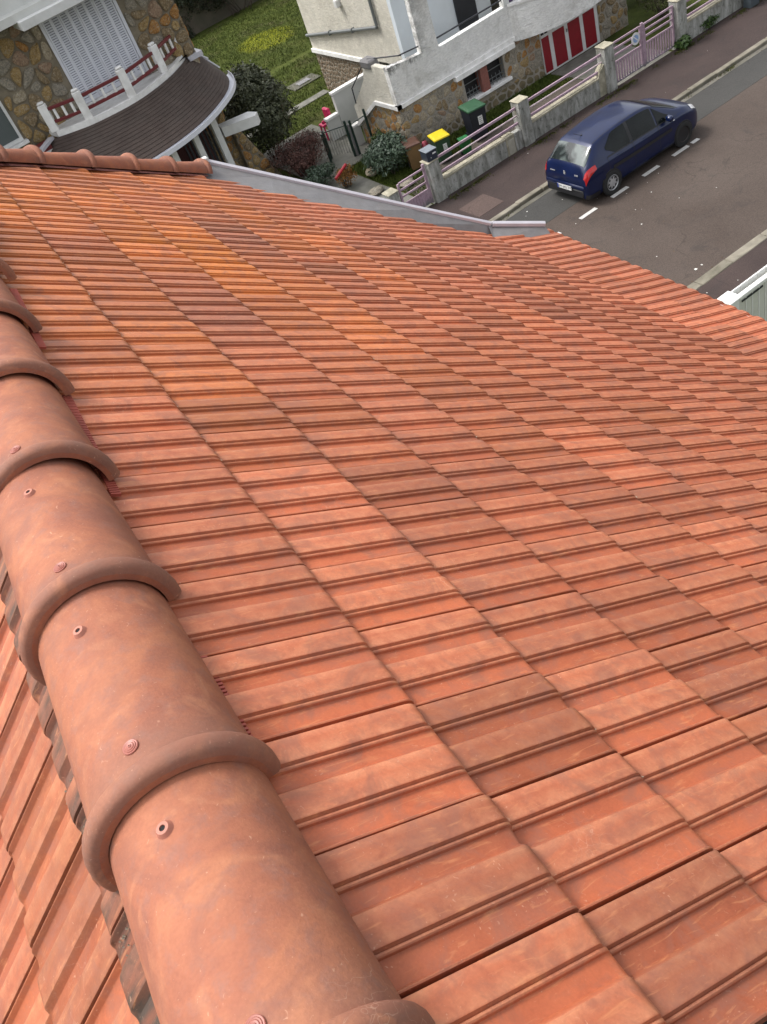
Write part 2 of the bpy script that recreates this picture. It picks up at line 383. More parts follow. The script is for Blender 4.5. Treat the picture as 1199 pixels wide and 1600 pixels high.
def tile_mesh(name, seed, mat, L=L0, head=-.055):
    r = random.Random(seed)
    us = [head, 0.0 if head < 0 else head + .02, max(L * .5, head + .04), L - .030, L - .022, L - .015, L - .009, L - .004, L]
    drop = [0, 0, 0, .0, .0001, .0003, .0008, .0018, .0040]
    fade = [0, 0, 0, .01, .06, .16, .33, .56, .84]
    V = []; F = []; B = []; nb = len(PROF)
    chip = [0.0] * nb
    for _ in range(r.choice((0, 1, 1, 2))):
        k = r.randrange(6, nb - 4)
        for j in range(k, min(k + r.choice((1, 2, 3)), nb)): chip[j] = r.uniform(.003, .009)
    wob = [r.uniform(-.0007, .0007) for _ in us]
    for i, u in enumerate(us):
        for j, (v, z, bnd) in enumerate(PROF):
            zz = (z * (1 - fade[i]) if z > 0 else z) - drop[i]
            uu = u
            if i >= 5:
                uu += 0 * (i - 4) / 4 - chip[j] * (i - 4) / 4
            if i >= 7 and z > -.01: zz = max(zz, -.010)
            V.append((uu, v * W + wob[i] * (.4 if j % 3 else .8), zz)); B.append(bnd)
    for i in range(len(us) - 1):
        for j in range(nb - 1):
            a = i * nb + j; F.append((a, a + nb, a + nb + 1, a + 1))
    # nose face
    last = (len(us) - 1) * nb; base = len(V)
    for j, (v, z, bnd) in enumerate(PROF):
        x, y, zz = V[last + j]; V.append((x - .002, y, min(zz, 0) - .020)); B.append(0)
    for j in range(nb - 1): F.append((last + j, base + j, base + j + 1, last + j + 1))
    me = bpy.data.meshes.new(name); me.from_pydata(V, [], F); me.update()
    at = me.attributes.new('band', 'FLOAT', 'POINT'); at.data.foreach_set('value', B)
    me.materials.append(mat); me.shade_smooth(); me.set_sharp_from_angle(angle=R_(34))
    return me
TM = [tile_mesh('roof_tile', 100 + i, M_TILE) for i in range(6)]
TM_SHORT = [tile_mesh('roof_tile', 200 + i, M_TILE, head=.17) for i in range(3)]
# far boundary of the tiled slope (s, Y)
BND = [(0.3, 5.62), (1.07, 6.16), (1.79, 6.60), (2.37, 6.86), (2.82, 7.03), (2.86, 6.92), (3.16, 7.0), (3.49, 6.95), (3.88, 6.88), (4.2, 6.80), (4.75, 6.60), (5.1, 6.38), (5.45, 6.2), (5.85, 6.1)]
def bnd(s):
    for (a, b), (c, d) in zip(BND, BND[1:]):
        if s <= c: return b + (d - b) * (s - a) / (c - a)
    return BND[-1][1]
SB = S0 + 13 * L0 - .03       # slope break: the eaves courses lie flatter
BE = R_(24)
tiles = []      # (matrix in house frame, tint, size)
def tint_for(s, Y, k, i):
    r = random.Random(k * 977 + i * 31 + 5)
    tone = r.random()
    fl = 0.; dk = 0.
    # kiln flames in runs, strongest on the far upper part of the slope
    far = max(0, min(1, (Y - 1.7) / 2.6)) * max(0, min(1, (3.7 - s) / 1.9))
    wave = math.sin(Y * 2.3 + k * 1.3) * .5 + math.sin(Y * 1.1 + k * 2.1 + 1) * .5
    fl = far * (.50 + .55 * wave + r.uniform(-.12, .22)) + .03
    if wave < -.2: dk = far * (-.2 - wave) * r.uniform(.5, 1.1)
    if r.random() < .14: dk += r.uniform(.06, .24)
    if r.random() < .10: fl += r.uniform(.03, .14)
    fl = max(fl, 0)
    return (tone, min(fl, 1), min(dk, .7), 1)
def add_tile(Mx, tint, short=False):
    c = towld(Mx @ Vector((L0 / 2, W / 2, 0))); p = project(c)
    if p is None or not (-110 < p[0] < 1310 and -60 < p[1] < 1770): return
    q0 = project(towld(Mx @ Vector((0, 0, 0)))); q1 = project(towld(Mx @ Vector((L0, 0, 0)))); q2 = project(towld(Mx @ Vector((0, W, 0))))
    if None in (q0, q1, q2): return
    area = abs((q1[0] - q0[0]) * (q2[1] - q0[1]) - (q1[1] - q0[1]) * (q2[0] - q0[0]))
    vis = 1 if (0 < p[0] < 1199 and 0 < p[1] < 1600) else .3
    tiles.append((area * vis, Mx, tint, short))
def frame(origin, pitch, yawj=0, flip=False):
    Mx = Matrix.Translation(origin)
    if flip: Mx = Mx @ Matrix.Rotation(math.pi, 4, 'Z')
    return Mx @ Matrix.Rotation(pitch, 4, 'Y') @ Matrix.Rotation(yawj, 4, 'Z')
J0 = .473
rj = random.Random(3)
for k in range(1, 16):
    if k <= 13: sh = S0 + (k - 1) * L0; org = lambda Y: slope_pt(sh, Y, BASEW); pitch = AL - STEP / L0; se = sh + L0
    else:
        d = (k - 14) * (L0 - .015)
        org = lambda Y: slope_pt(SB + .03, Y, BASEW) + Vector((math.cos(BE), 0, -math.sin(BE))) * d + Vector((0, 0, .004 * (k - 13)))
        pitch = (BE if k > 14 else BE + R_(2)) - STEP / L0; se = SB + d + L0
    rowd = rj.uniform(-.004, .004)
    for i in range(-3, 30):
        Y = J0 + i * W + rj.uniform(-.0018, .0018)
        lim = bnd(se if k < 14 else se + .03)
        if Y + W > lim + .13: continue
        o = org(Y) + Vector((0, 0, rj.uniform(-.0015, .002)))
        Mx = frame(o, pitch + rj.uniform(-.004, .004), rj.uniform(-.003, .003)) @ Matrix.Translation((rowd + rj.uniform(-.003, .003), 0, 0))
        add_tile(Mx, tint_for(se, Y, k, i))
# the other slope, left of the ridge
XA, ZA = -.286, H - 1.113; BL = R_(42)
def left_pt(s, Y, w=0.0):
    return Vector((XA - s * math.cos(BL) - w * math.sin(BL), Y, ZA - s * math.sin(BL) + w * math.cos(BL)))
for k in range(0, 6):
    sh = .285 + (k - 1) * .335
    for i in range(-4, 16):
        Y = 1.105 + i * W + rj.uniform(-.003, .003)
        Mx = frame(left_pt(sh, Y, BASEW + (.012 if k == 0 else 0)), BL - STEP / L0 + rj.uniform(-.005, .005), rj.uniform(-.004, .004), True) @ Matrix.Translation((rj.uniform(-.006, .006), 0, 0))
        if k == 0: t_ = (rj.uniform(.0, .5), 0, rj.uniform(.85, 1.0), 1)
        else: t_ = (rj.random() * .7, rj.uniform(0, .2), rj.choice((.05, .1, .2, .3)), 1)
        add_tile(Mx, t_, k == 0)
tiles.sort(key=lambda t: -t[0])
for n_, (a, Mx, tint, sh_rt) in enumerate(tiles[:300]):
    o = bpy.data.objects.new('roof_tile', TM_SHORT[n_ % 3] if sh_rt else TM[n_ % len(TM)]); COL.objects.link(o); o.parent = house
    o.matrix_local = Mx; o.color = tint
chp = MB(); rc = random.Random(21)
for (a, Mx, tint, sh_rt) in tiles[:120]:
    if rc.random() < .55 or sh_rt: continue
    for _ in range(rc.choice((1, 1, 2))):
        v, z, bn = rc.choice([p for p in PROF if p[2] > .8]); c = Vector((L0 + .001, v * W + rc.uniform(-.004, .004), z * .2 - .003)); r = rc.uniform(.0016, .0050)
        pts_ = [c + Vector((rc.uniform(-1.6, .5) * r, r * 1.1 * math.cos(k * 1.257), 0 + .0016 + .25 * r * math.sin(k * 1.257))) for k in range(5)]
        chp.add([Mx @ p for p in pts_], [(0, 1, 2, 3, 4)])
chp.build('edge_chips', simple('pale_chip', (.55, .46, .34), .8), house, kind='stuff')
# the remaining, smallest-looking tiles: one part
rest = tiles[300:]
if rest:
    vs = []; fs = []; bd = []; tn = []; off = 0
    arrs = [(np.array([v.co[:] for v in m_.vertices]), [tuple(p.vertices) for p in m_.polygons], [d.value for d in m_.attributes['band'].data]) for m_ in TM + TM_SHORT]
    for n_, (a, Mx, tint, sh_rt) in enumerate(rest):
        co, pf, bv = arrs[6 + n_ % 3 if sh_rt else n_ % 6]; Mn = np.array(Mx)
        vs.append(co @ Mn[:3, :3].T + Mn[:3, 3]); fs += [tuple(i + off for i in f) for f in pf]; bd += bv; tn += list(tint) * len(co); off += len(co)
    me = bpy.data.meshes.new('tile_field'); me.from_pydata(np.vstack(vs).tolist(), [], fs); me.update()
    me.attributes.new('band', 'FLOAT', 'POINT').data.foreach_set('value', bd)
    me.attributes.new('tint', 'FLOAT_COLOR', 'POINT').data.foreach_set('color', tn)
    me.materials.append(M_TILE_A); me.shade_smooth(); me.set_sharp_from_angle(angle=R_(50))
    o = bpy.data.objects.new('tile_field', me); COL.objects.link(o); o.parent = house; o['kind'] = 'stuff'
# roof deck under the tiles, walls
M_DECK = simple('roof_felt', (.03, .025, .022), .9)
dk = MB(); w_ = BASEW - .035
def quad(m, a, b, c, d): m.add([a, b, c, d], [(0, 1, 2, 3)])
edge = [(s, bnd(s) - .05) for s in (.43, 1.07, 1.79, 2.37, 2.8, 2.95, 3.5, 4.2, 5.0)]
for (a, b), (c, d) in zip(edge, edge[1:]): quad(dk, slope_pt(a, -2, w_), slope_pt(c, -2, w_), slope_pt(c, d, w_), slope_pt(a, b, w_))
e0 = slope_pt(5.0, 0, w_); e1 = e0 + Vector((math.cos(BE), 0, -math.sin(BE))) * .66
quad(dk, (e0.x, -2, e0.z), (e1.x, -2, e1.z), (e1.x, 6.0, e1.z), (e0.x, 6.25, e0.z))
quad(dk, left_pt(0, -2, w_), left_pt(0, 7, w_), left_pt(4, 7, w_), left_pt(4, -2, w_))
dk.build('roof_deck', M_DECK, house)
M_OURWALL = simple('cream_render', (.45, .42, .36), .9, .08, 3, bumps=.4)
one('prism', [(-3.1, -2), (e1.x - .25, -2), (e1.x - .25, 6.2), (2.0, 6.45), (-.3, 5.2), (-3.1, 5.2)], 2, 0, H - 4.55).build('wall', M_OURWALL, house)
# eaves gutter
g = MB()
def gut(i, j):
    a = math.pi + math.pi * j / 8; y = -2 + i * 8.05
    return (e1.x + .016 + .065 * math.cos(a), y, e1.z - .003 + .062 * math.sin(a))
g.grid(gut, 1, 8)
g.tube([(e1.x + .079, -2, e1.z - .000), (e1.x + .079, 6.05, e1.z - .000)], .007, 6)
g.build('gutter', M_WHITE, house, 40)
# ---- near ridge caps
def cap_mesh(name, L, w0, w1, hh, seed, collar=True, coll_r=.021, knob=False):
    """half-round cap along +Y; near end (y=0) carries the roll collar"""
    r = random.Random(seed); m = MB(); na = 22
    def sec(y, w, h_, lift=0):
        return [((w + lift) * math.sin(R_(-98 + 196 * k / na)), y, (h_ + lift) * math.cos(R_(-98 + 196 * k / na))) for k in range(na + 1)]
    rows = []
    if collar:
        cw = .0225
        for q in range(9):
            a = math.pi * q / 8
            rows.append(sec(cw - cw * math.cos(a), w0, hh, coll_r * max(math.sin(a), 0.0) ** .7 + .002))
        rows.append(sec(2 * cw + .006, w0, hh, .001))
    else: rows.append(sec(0, w0, hh))
    for q in range(1, 9):
        f = q / 8; rows.append(sec(.066 + (L - .066) * f, w0 + (w1 - w0) * f, hh * (w0 + (w1 - w0) * f) / w0))
    n = na + 1; V = [p for rw in rows for p in rw]; F = []
    for i in range(len(rows) - 1):
        for k in range(na): a = i * n + k; F.append((a, a + 1, a + n + 1, a + n))
    m.add(V, F)
    # inner skin near the collar (thickness)
    inner = sec(0.001, w0, hh, -.012); inner2 = sec(.10, w0, hh, -.014)
    m.add(rows[0] + inner + inner2, [(k + 1, k, n + k, n + k + 1) for k in range(na)] + [(n + k + 1, n + k, 2 * n + k, 2 * n + k + 1) for k in range(na)])
    me = bpy.data.meshes.new(name); me.from_pydata(m.v, [], m.f); me.attributes.new('band', 'FLOAT', 'POINT').data.foreach_set('value', [1.0 if i < 10 * n else 0.0 for i in range(len(m.v))]); me.materials.append(M_CAP); me.update(); me.shade_smooth(); me.set_sharp_from_angle(angle=R_(48))
    return me
CAPL = .60
CM = cap_mesh('ridge_cap', CAPL, .150, .138, .147, 1)
ZC = H - 1.213
# screw boss: small disc with rings, and hollow boss
def boss_mesh(hollow):
    m = MB()
    if hollow: prof = [(.026, -.006), (.0205, .003), (.0155, .0095), (.0078, .0098), (.0060, -.004)]
    else: prof = [(.0185, -.004), (.0178, .0045), (.0165, .0055), (.0140, .0050), (.0125, .0068), (.0100, .0062), (.0080, .0080), (.0050, .0075), (.0032, .0092), (.0018, .0092), (.0012, .002)]
    m.lathe(prof, n=20); m.v = [(x * (.66 if hollow else .78), y * (.66 if hollow else .78), z * .8) for x, y, z in m.v]; me = bpy.data.meshes.new('boss'); me.from_pydata(m.v, [], m.f)
    me.materials.append(M_BOSSH if hollow else M_BOSS); me.update(); me.shade_smooth(); me.set_sharp_from_angle(angle=R_(40)); return me
M_BOSS = simple('screw_washer', (.32, .105, .075), .45, .1, 60); M_BOSSH = simple('boss_clay', (.40, .15, .10), .6, .1, 40)
BM_S, BM_H = boss_mesh(False), boss_mesh(True)
M_HOLE = simple('dark_hole', (.01, .008, .008), .9)
hm = one('lathe', [(.0, .0), (.0042, .0)], n=12); hole_me = bpy.data.meshes.new('hole'); hole_me.from_pydata(hm.v, [], hm.f); hole_me.materials.append(M_HOLE)
CAPY = [.395, .885, 1.405, 1.93, 2.45, 2.965, 3.50, 4.02, 4.54, 5.06, -.11]
for n_, y in enumerate(CAPY):
    o = bpy.data.objects.new('ridge_cap', CM); COL.objects.link(o); o.parent = house
    o.location = (XA + max(0, .030 * (y - 1.4)) + rj.uniform(-.003, .003), y, ZC + rj.uniform(-.002, .002)); o.rotation_euler = (-R_(.75), 0, rj.uniform(-.006, .006))
    o.color = (rj.random(), 0, 0, 1)
    def put(me, yy, ang, par, lift=0.0):
        wv = .150 - .012 * yy / CAPL; hv = .147 * wv / .150
        p = Vector((wv * math.sin(ang), yy, hv * math.cos(ang)))
        nrm = Vector((math.sin(ang) / wv, 0, math.cos(ang) / hv)).normalized()
        b = bpy.data.objects.new(me.name, me); COL.objects.link(b); b.parent = par
        b.matrix_local = Matrix.Translation(p + nrm * lift) @ nrm.to_track_quat('Z', 'Y').to_matrix().to_4x4(); return b
    put(BM_S, .088, R_(rj.uniform(-6, 2)), o)
    bh = put(BM_H, .415, R_(rj.uniform(-5, 1)), o)
    h_ = bpy.data.objects.new('hole', hole_me); COL.objects.link(h_); h_.parent = bh; h_.location = (0, 0, .0060)
# ruffled comb strip peeping out below the caps
M_COMB = simple('red_comb', (.36, .075, .05), .7)
cb = MB()
for side, x0 in ((1, XA + .134), (-1, XA - .138)):
    z0 = H - 1.236
    y = -.3
    while y < 5.2:
        on_ = math.sin(y * 6.1 + side) + math.sin(y * 13.7) * .7 > .15
        if on_:
            T = Matrix.Translation((x0 + side * .004 + max(0, .030 * (y - 1.4)), y, z0)) @ Matrix.Rotation(side * R_(35), 4, 'Y')
            cb.box(-.012, .014, -.0028, .0028, -.009, .000, T)
        y += .0105
cb.build('ridge_comb', M_COMB, house, kind='stuff')
# mortar crumbs along the dark cut tiles
mc = MB()
for _ in range(50):
    y = random.choice((.62, 1.02, 1.13, .83)) + random.gauss(0, .03); s = .26 + random.gauss(0, .02)
    p = left_pt(s, y, .004); r = random.uniform(.0012, .0035)
    mc.add([(p.x - r, p.y, p.z), (p.x + r, p.y - r, p.z), (p.x + r * .5, p.y + r, p.z), (p.x, p.y, p.z + r * 1.6)], [(0, 1, 3), (1, 2, 3), (2, 0, 3)])
mc.build('mortar_crumbs', simple('lime_mortar', (.35, .31, .24), .9), house, kind='stuff')
# ---- caps along the far hip
CM2 = cap_mesh('hip_cap', .50, .090, .068, .084, 2, coll_r=.024)
hipx = [(.62, 5.84), (1.05, 6.094), (1.299, 6.237), (1.68, 6.416), (2.032, 6.582), (2.38, 6.755), (2.72, 6.93)]
for n_, ((s0, y0), (s1, y1)) in enumerate(zip(hipx, hipx[1:])):
    a = slope_pt(s0, y0 + .03, .00); b = slope_pt(s1, y1 + .03, .00)
    d = (a - b).normalized()        # from collar end (downslope) up
    q = d.to_track_quat('Y', 'Z')
    o = bpy.data.objects.new('hip_cap', CM2); COL.objects.link(o); o.parent = house
    o.matrix_local = Matrix.Translation(b) @ q.to_matrix().to_4x4(); o.color = (rj.uniform(0, .5), 0, .0, 1)
# closing strip under the hip caps
cl = MB(); 
for (a, b), (c, d) in zip(hipx, hipx[1:]): quad(cl, slope_pt(a, b - .10, .002), slope_pt(c, d - .10, .002), slope_pt(c, d + .05, .012), slope_pt(a, b + .05, .012))
cl.build('hip_closure', simple('red_closure', (.20, .06, .045), .7, .3, 30, bumps=.8, bscale=50, bdist=.02), house)
# ---- zinc verge
zp = [(2.75, 7.02), (3.245, 6.85), (3.82, 6.64), (4.463, 6.40), (5.12, 6.20)]
zin = [(2.70, 6.90), (3.2, 6.60), (3.8, 6.45), (4.45, 6.33), (5.2, 6.18)]
zn = MB()
for i in range(4):
    a, b = zp[i], zp[i + 1]; c, d = zin[i], zin[i + 1]
    quad(zn, slope_pt(c[0], c[1] - .05, -.020), slope_pt(d[0], d[1] - .05, -.020), slope_pt(b[0], b[1], .072), slope_pt(a[0], a[1], .072))
EO = slope_pt(SB + .03, 0, BASEW)
def eave_pt(d, Y, w): return EO + Vector((math.cos(BE), 0, -math.sin(BE))) * d + Vector((math.sin(BE), 0, math.cos(BE))) * w + Vector((0, Y, 0))
zn.add([eave_pt(.02, 6.05, 0), eave_pt(.60, 5.92, .0), eave_pt(.57, 6.04, .085), eave_pt(.10, 6.20, .085)], [(0, 1, 2, 3)])
zn.add([eave_pt(.60, 5.92, .0), eave_pt(.57, 6.04, .085), eave_pt(.57, 6.04, -.08), eave_pt(.60, 5.92, -.08)], [(0, 1, 2, 3)])
quad(zn, slope_pt(5.2, 6.13, -.02), eave_pt(.02, 6.05, 0), eave_pt(.10, 6.20, .085), slope_pt(5.12, 6.20, .072))
zn.build('zinc_apron', M_ZINC, house)
lp = MB(); pts = [slope_pt(s, y + .012, .080) for s, y in zp[:-1]] + [eave_pt(.075, 6.205, .098)]
for a, b in zip(pts, pts[1:]):
    lp.tube([a, b], .024, 6)
lp.build('zinc_lip', M_LILACMETAL, house, 30)
one('tube', [eave_pt(.09, 6.20, .098), eave_pt(.57, 6.045, .098)], .028, 6).build('zinc_lip', M_LILACMETAL, house, 30)
one('cbox', -.03, .03, -.03, .03, -.03, .03, .008, Matrix.Translation(pts[0])).build('zinc_end', M_WHITE, house)

# ------------------------------------------------------------ stone facing made of single stones
def clip(poly, a, b, c):       # keep a*x+b*y<=c
    out = []
    for i in range(len(poly)):
        p, q = poly[i], poly[(i + 1) % len(poly)]; dp = a * p[0] + b * p[1] - c; dq = a * q[0] + b * q[1] - c
        if dp <= 0: out.append(p)
        if dp * dq < 0:
            t = dp / (dp - dq); out.append((p[0] + (q[0] - p[0]) * t, p[1] + (q[1] - p[1]) * t))
    return out
def rubble(parent, outline, holes, to3, size, gap, proud, mats, seed, aspect=1.15, name='stone', join=False, jit=.36):
    """outline: convex 2D polygon; to3(u, v, out) gives the 3D point; every stone its own mesh"""
    r = random.Random(seed); us = [p[0] for p in outline]; vs = [p[1] for p in outline]
    sites = []; nx = int((max(us) - min(us)) / (size * aspect)) + 2; ny = int((max(vs) - min(vs)) / size) + 2
    for j in range(-1, ny + 1):
        for i in range(-1, nx + 1):
            sites.append((min(us) + (i + .5 + (j % 2) * .5 + r.uniform(-jit, jit)) * size * aspect, min(vs) + (j + .5 + r.uniform(-jit, jit)) * size))
    J = MB(); cnt = 0
    for i, s in enumerate(sites):
        poly = list(outline)
        for j, q in enumerate(sites):
            if i == j: continue
            dx, dy = q[0] - s[0], q[1] - s[1]; d = math.hypot(dx, dy)
            if d > size * 3.2: continue
            g = gap * r.uniform(.6, 1.5)
            poly = clip(poly, dx / d, dy / d, (dx * (s[0] + q[0]) / 2 + dy * (s[1] + q[1]) / 2) / d - g / 2)
            if len(poly) < 3: break
        if len(poly) < 3: continue
        cx_ = sum(p[0] for p in poly) / len(poly); cy_ = sum(p[1] for p in poly) / len(poly)
        if any(h0 - .02 < cx_ < h1 + .02 and k0 - .02 < cy_ < k1 + .02 for h0, h1, k0, k1 in holes): continue
        for h0, h1, k0, k1 in holes:      # trim against openings
            if min(p[0] for p in poly) < h1 and max(p[0] for p in poly) > h0 and min(p[1] for p in poly) < k1 and max(p[1] for p in poly) > k0:
                if cx_ <= h0: poly = clip(poly, 1, 0, h0 - .02)
                elif cx_ >= h1: poly = clip(poly, -1, 0, -h1 - .02)
                elif cy_ <= k0: poly = clip(poly, 0, 1, k0 - .02)
                else: poly = clip(poly, 0, -1, -k1 - .02)
        if len(poly) < 3: continue
        A = abs(sum(poly[a][0] * poly[(a + 1) % len(poly)][1] - poly[(a + 1) % len(poly)][0] * poly[a][1] for a in range(len(poly)))) / 2
        if A < size * size * .08: continue
        # round the corners
        for cut in (.24, .25):
            rp = []
            for a in range(len(poly)):
                p, q = poly[a], poly[(a + 1) % len(poly)]
                if math.hypot(p[0] - q[0], p[1] - q[1]) < size * .12: rp.append(((p[0] + q[0]) / 2, (p[1] + q[1]) / 2)); continue
                rp += [(p[0] + (q[0] - p[0]) * cut, p[1] + (q[1] - p[1]) * cut), (p[0] + (q[0] - p[0]) * (1 - cut), p[1] + (q[1] - p[1]) * (1 - cut))]
            poly = rp
            if len(poly) > 14: break
        cx_ = sum(p[0] for p in poly) / len(poly); cy_ = sum(p[1] for p in poly) / len(poly)
        n = len(poly); P = proud * r.uniform(.6, 1.25); V = []; rings = ((1.0, -.03), (.97, P * .55), (.80, P * .95), (.4, P * 1.02))
        tx, ty = r.uniform(-.25, .25) * P / size, r.uniform(-.25, .25) * P / size
        for sc_, o_ in rings:
            for p in poly:
                u = cx_ + (p[0] - cx_) * sc_; v = cy_ + (p[1] - cy_) * sc_
                oo = o_ + ((p[0] - cx_) * tx + (p[1] - cy_) * ty + r.uniform(-.13, .13) * P if sc_ < .99 else 0)
                V.append(to3(u, v, oo))
        V.append(to3(cx_, cy_, P * r.uniform(.9, 1.1)))
        F = []
        for k in range(len(rings) - 1):
            for a in range(n): F.append((k * n + a, k * n + (a + 1) % n, (k + 1) * n + (a + 1) % n, (k + 1) * n + a))
        k = len(rings) - 1
        for a in range(n): F.append((k * n + a, k * n + (a + 1) % n, len(V) - 1))
        if join: J.add(V, F)
        else:
            o = meshobj(name, V, F, r.choice(mats), parent, 35); cnt += 1
    if join: J.build('small_stones', mats[0], parent, 35, 'stuff')
    return cnt
def mat_stone(name, cols, sc=13):
    m, t, b = newmat(name); P = worldpos(t)
    st = [(.28 + .44 * i / (len(cols) - 1), c) for i, c in enumerate(cols)]
    c = ramp(t, noise(t, P, sc, 6, .7, .6), st)
    c = mix(t, 1.0, c, ramp(t, noise(t, P, sc * 2.2, 5, .8), [(.32, .45), (.5, 1.), (.68, 1.5)]), 'MULTIPLY')
    c = mix(t, ramp(t, noise(t, P, sc * 1.3, 3, .6), [(.56, 0.), (.64, .75)]), c, (.40, .34, .25))
    t.links.new(c, b.inputs['Base Color']); b.inputs['Roughness'].default_value = .9; b.inputs['Specular IOR Level'].default_value = .2
    bump(t, b, noise(t, P, sc * 4, 6, .75), .9, .03); return m
ST = [mat_stone('rust_stone', [(.20, .11, .05), (.36, .18, .06), (.42, .27, .12)]),
      mat_stone('ochre_stone', [(.22, .15, .07), (.34, .23, .10), (.42, .33, .19)]),
      mat_stone('brown_stone', [(.14, .11, .07), (.24, .175, .10), (.33, .26, .16)]),
      mat_stone('grey_stone', [(.17, .155, .125), (.28, .25, .20), (.38, .35, .29)]),
      mat_stone('cream_stone', [(.26, .21, .14), (.37, .31, .22), (.46, .42, .34)]),
      mat_stone('pink_stone', [(.20, .13, .09), (.31, .21, .14), (.38, .29, .21)])]
LEFTM = [ST[0], ST[1], ST[1], ST[2], ST[2], ST[3], ST[3], ST[4], ST[5]]
MIDM = [ST[1], ST[3], ST[4], ST[4], ST[4], ST[5], ST[2], ST[3]]
ORANGEM = [ST[0], ST[0], ST[1], ST[3], ST[4]]
M_MORTAR = simple('sand_mortar', (.23, .195, .14), .95, .15, 5, bumps=.7, bscale=35, dirt=(.08, .07, .05), dirtamt=.5)
M_MORTARL = simple('pale_mortar', (.33, .30, .25), .95, .15, 5, bumps=.7, bscale=35, dirt=(.10, .08, .05), dirtamt=.5)

def mat_roughcast(name, col, dirt):
    m, t, b = newmat(name); P = worldpos(t)
    mp = nd(t, 'ShaderNodeMapping'); mp.inputs['Scale'].default_value = (1, 1, 2.4); t.links.new(P, mp.inputs[0])
    n1 = noise(t, mp.outputs[0], 9, 5, .7, .5)
    c = mix(t, 1.0, ramp(t, noise(t, P, 2.2, 5), [(.3, .9), (.7, 1.08)]), col, 'MULTIPLY')
    c = mix(t, 1.0, c, ramp(t, n1, [(.3, .82), (.6, 1.08)]), 'MULTIPLY')
    if dirt:
        fac = math_(t, 'MULTIPLY', ramp(t, noise(t, P, 1.1, 6, .75, .8), [(.50, 0.), (.70, 1.)]), .55)
        c = mix(t, fac, c, dirt)
    if name == 'white_roughcast':
        sx = nd(t, 'ShaderNodeSeparateXYZ'); t.links.new(P, sx.inputs[0])
        mq = nd(t, 'ShaderNodeMapping'); mq.inputs['Scale'].default_value = (7, 7, 2.2); t.links.new(P, mq.inputs[0])
        zz = math_(t, 'ADD', sx.outputs[2], math_(t, 'MULTIPLY', noise(t, mq.outputs[0], 1.6, 5, .75, .4), .9))
        k = math_(t, 'MULTIPLY', ramp(t, math_(t, 'MULTIPLY', zz, .25), [(.755, 0.), (.80, 1.)]), ramp(t, noise(t, P, 3.5, 4, .7), [(.42, 0.), (.55, 1.)]))
        k = math_(t, 'MULTIPLY', k, ramp(t, math_(t, 'MULTIPLY', sx.outputs[0], .05), [(.715, 1.), (.745, 0.)]))
        c = mix(t, math_(t, 'MULTIPLY', k, .8), c, (.10, .095, .085))
    t.links.new(c, b.inputs['Base Color']); b.inputs['Roughness'].default_value = .92; b.inputs['Specular IOR Level'].default_value = .15
    bump(t, b, n1, 1.0, .05); return m
M_ROUGH = mat_roughcast('white_roughcast', (.80, .79, .765), (.33, .31, .27))
M_CREAM = mat_roughcast('cream_roughcast', (.62, .59, .51), (.40, .37, .30))
M_SMOOTHW = simple('smooth_white_render', (.60, .60, .57), .85, .07, 2, dirt=(.28, .29, .26), dirtamt=.35)
M_BLUEW = simple('pale_blue_wall', (.60, .65, .69), .8, .04, 2)
M_LEDGE = simple('white_ledge', (.80, .79, .77), .7, .08, 5, dirt=(.30, .28, .24), dirtamt=.5, bumps=.2)
M_RED = simple('dark_red_paint', (.13, .012, .016), .5, .12, 10, dirt=(.20, .05, .045), dirtamt=.3)
M_GARRED = simple('garage_red_paint', (.22, .006, .014), .5, .08, 6)
M_DARK = simple('dark_interior', (.012, .012, .013), .6)
M_PIPE = simple('grey_pipe', (.13, .14, .14), .5, .1, 5)
M_IRON = simple('dark_iron', (.02, .022, .028), .5)
M_GLASS = simple('dark_glass', (.015, .018, .02), .12, .1, 3, spec=.6)
M_GREYGLASS = simple('grey_glass', (.10, .115, .12), .15, .05, 2, spec=.6)
M_SHUT = simple('white_shutter', (.66, .67, .72), .45, .04, 4)
M_SHUTGAP = simple('shutter_gap', (.13, .14, .17), .6)

# ------------------------------------------------------------ left stone house
lh = empty('stone_house', (3, 28.2, 0), 'ochre rubble stone house with closed white shutters, red balcony rail and brown curved porch roof', 'house')
LH = Vector((3, 28.2, 0)); inv = Matrix.Translation(-LH)
def lb_(m, name, mat, smooth=None, par=None):
    m.v = [tuple(Vector(p) - LH) for p in m.v]; return m.build(name, mat, par or lh, smooth)
YW = 28.2
w = MB()
w.box(-4, 5.3, YW, YW + .3, 0, 9.5); w.box(7.55, 9.2, YW, YW + .3, 0, 9.5); w.box(5.3, 7.55, YW, YW + .3, 0, 4.9); w.box(5.3, 7.55, YW, YW + .3, 7.9, 9.5)
w.box(8.9, 9.2, YW + .3, YW + 6.4, 0, 9.5); w.box(-4, 9.2, YW + 6.4, YW + 6.7, 0, 9.5)
w.prism([(9.2, 0), (10.3, 0), (9.35, 2.4), (9.2, 2.4)], 1, YW - .25, YW + .2)
lb_(w, 'wall', M_MORTAR)
to_front = lambda u, v, o: (u - LH.x, YW - o - LH.y, v)
n1 = rubble(lh, [(2.4, 4.2), (9.19, 4.2), (9.19, 7.7), (2.4, 7.7)], [(5.24, 7.61, 4.7, 8.), (1.9, 3.3, 4.85, 6.7)], to_front, .38, .04, .075, LEFTM, 11, 1.08, jit=.42)
to_wing = lambda u, v, o: (u - LH.x, YW - .25 - o - LH.y, v)
rubble(lh, [(9.22, 0.02), (10.28, 0.02), (9.36, 2.35), (9.22, 2.35)], [], to_wing, .30, .045, .045, [ST[0], ST[1], ST[2], ST[1]], 12)
to_under = lambda u, v, o: (u - LH.x, YW - o - LH.y, v)
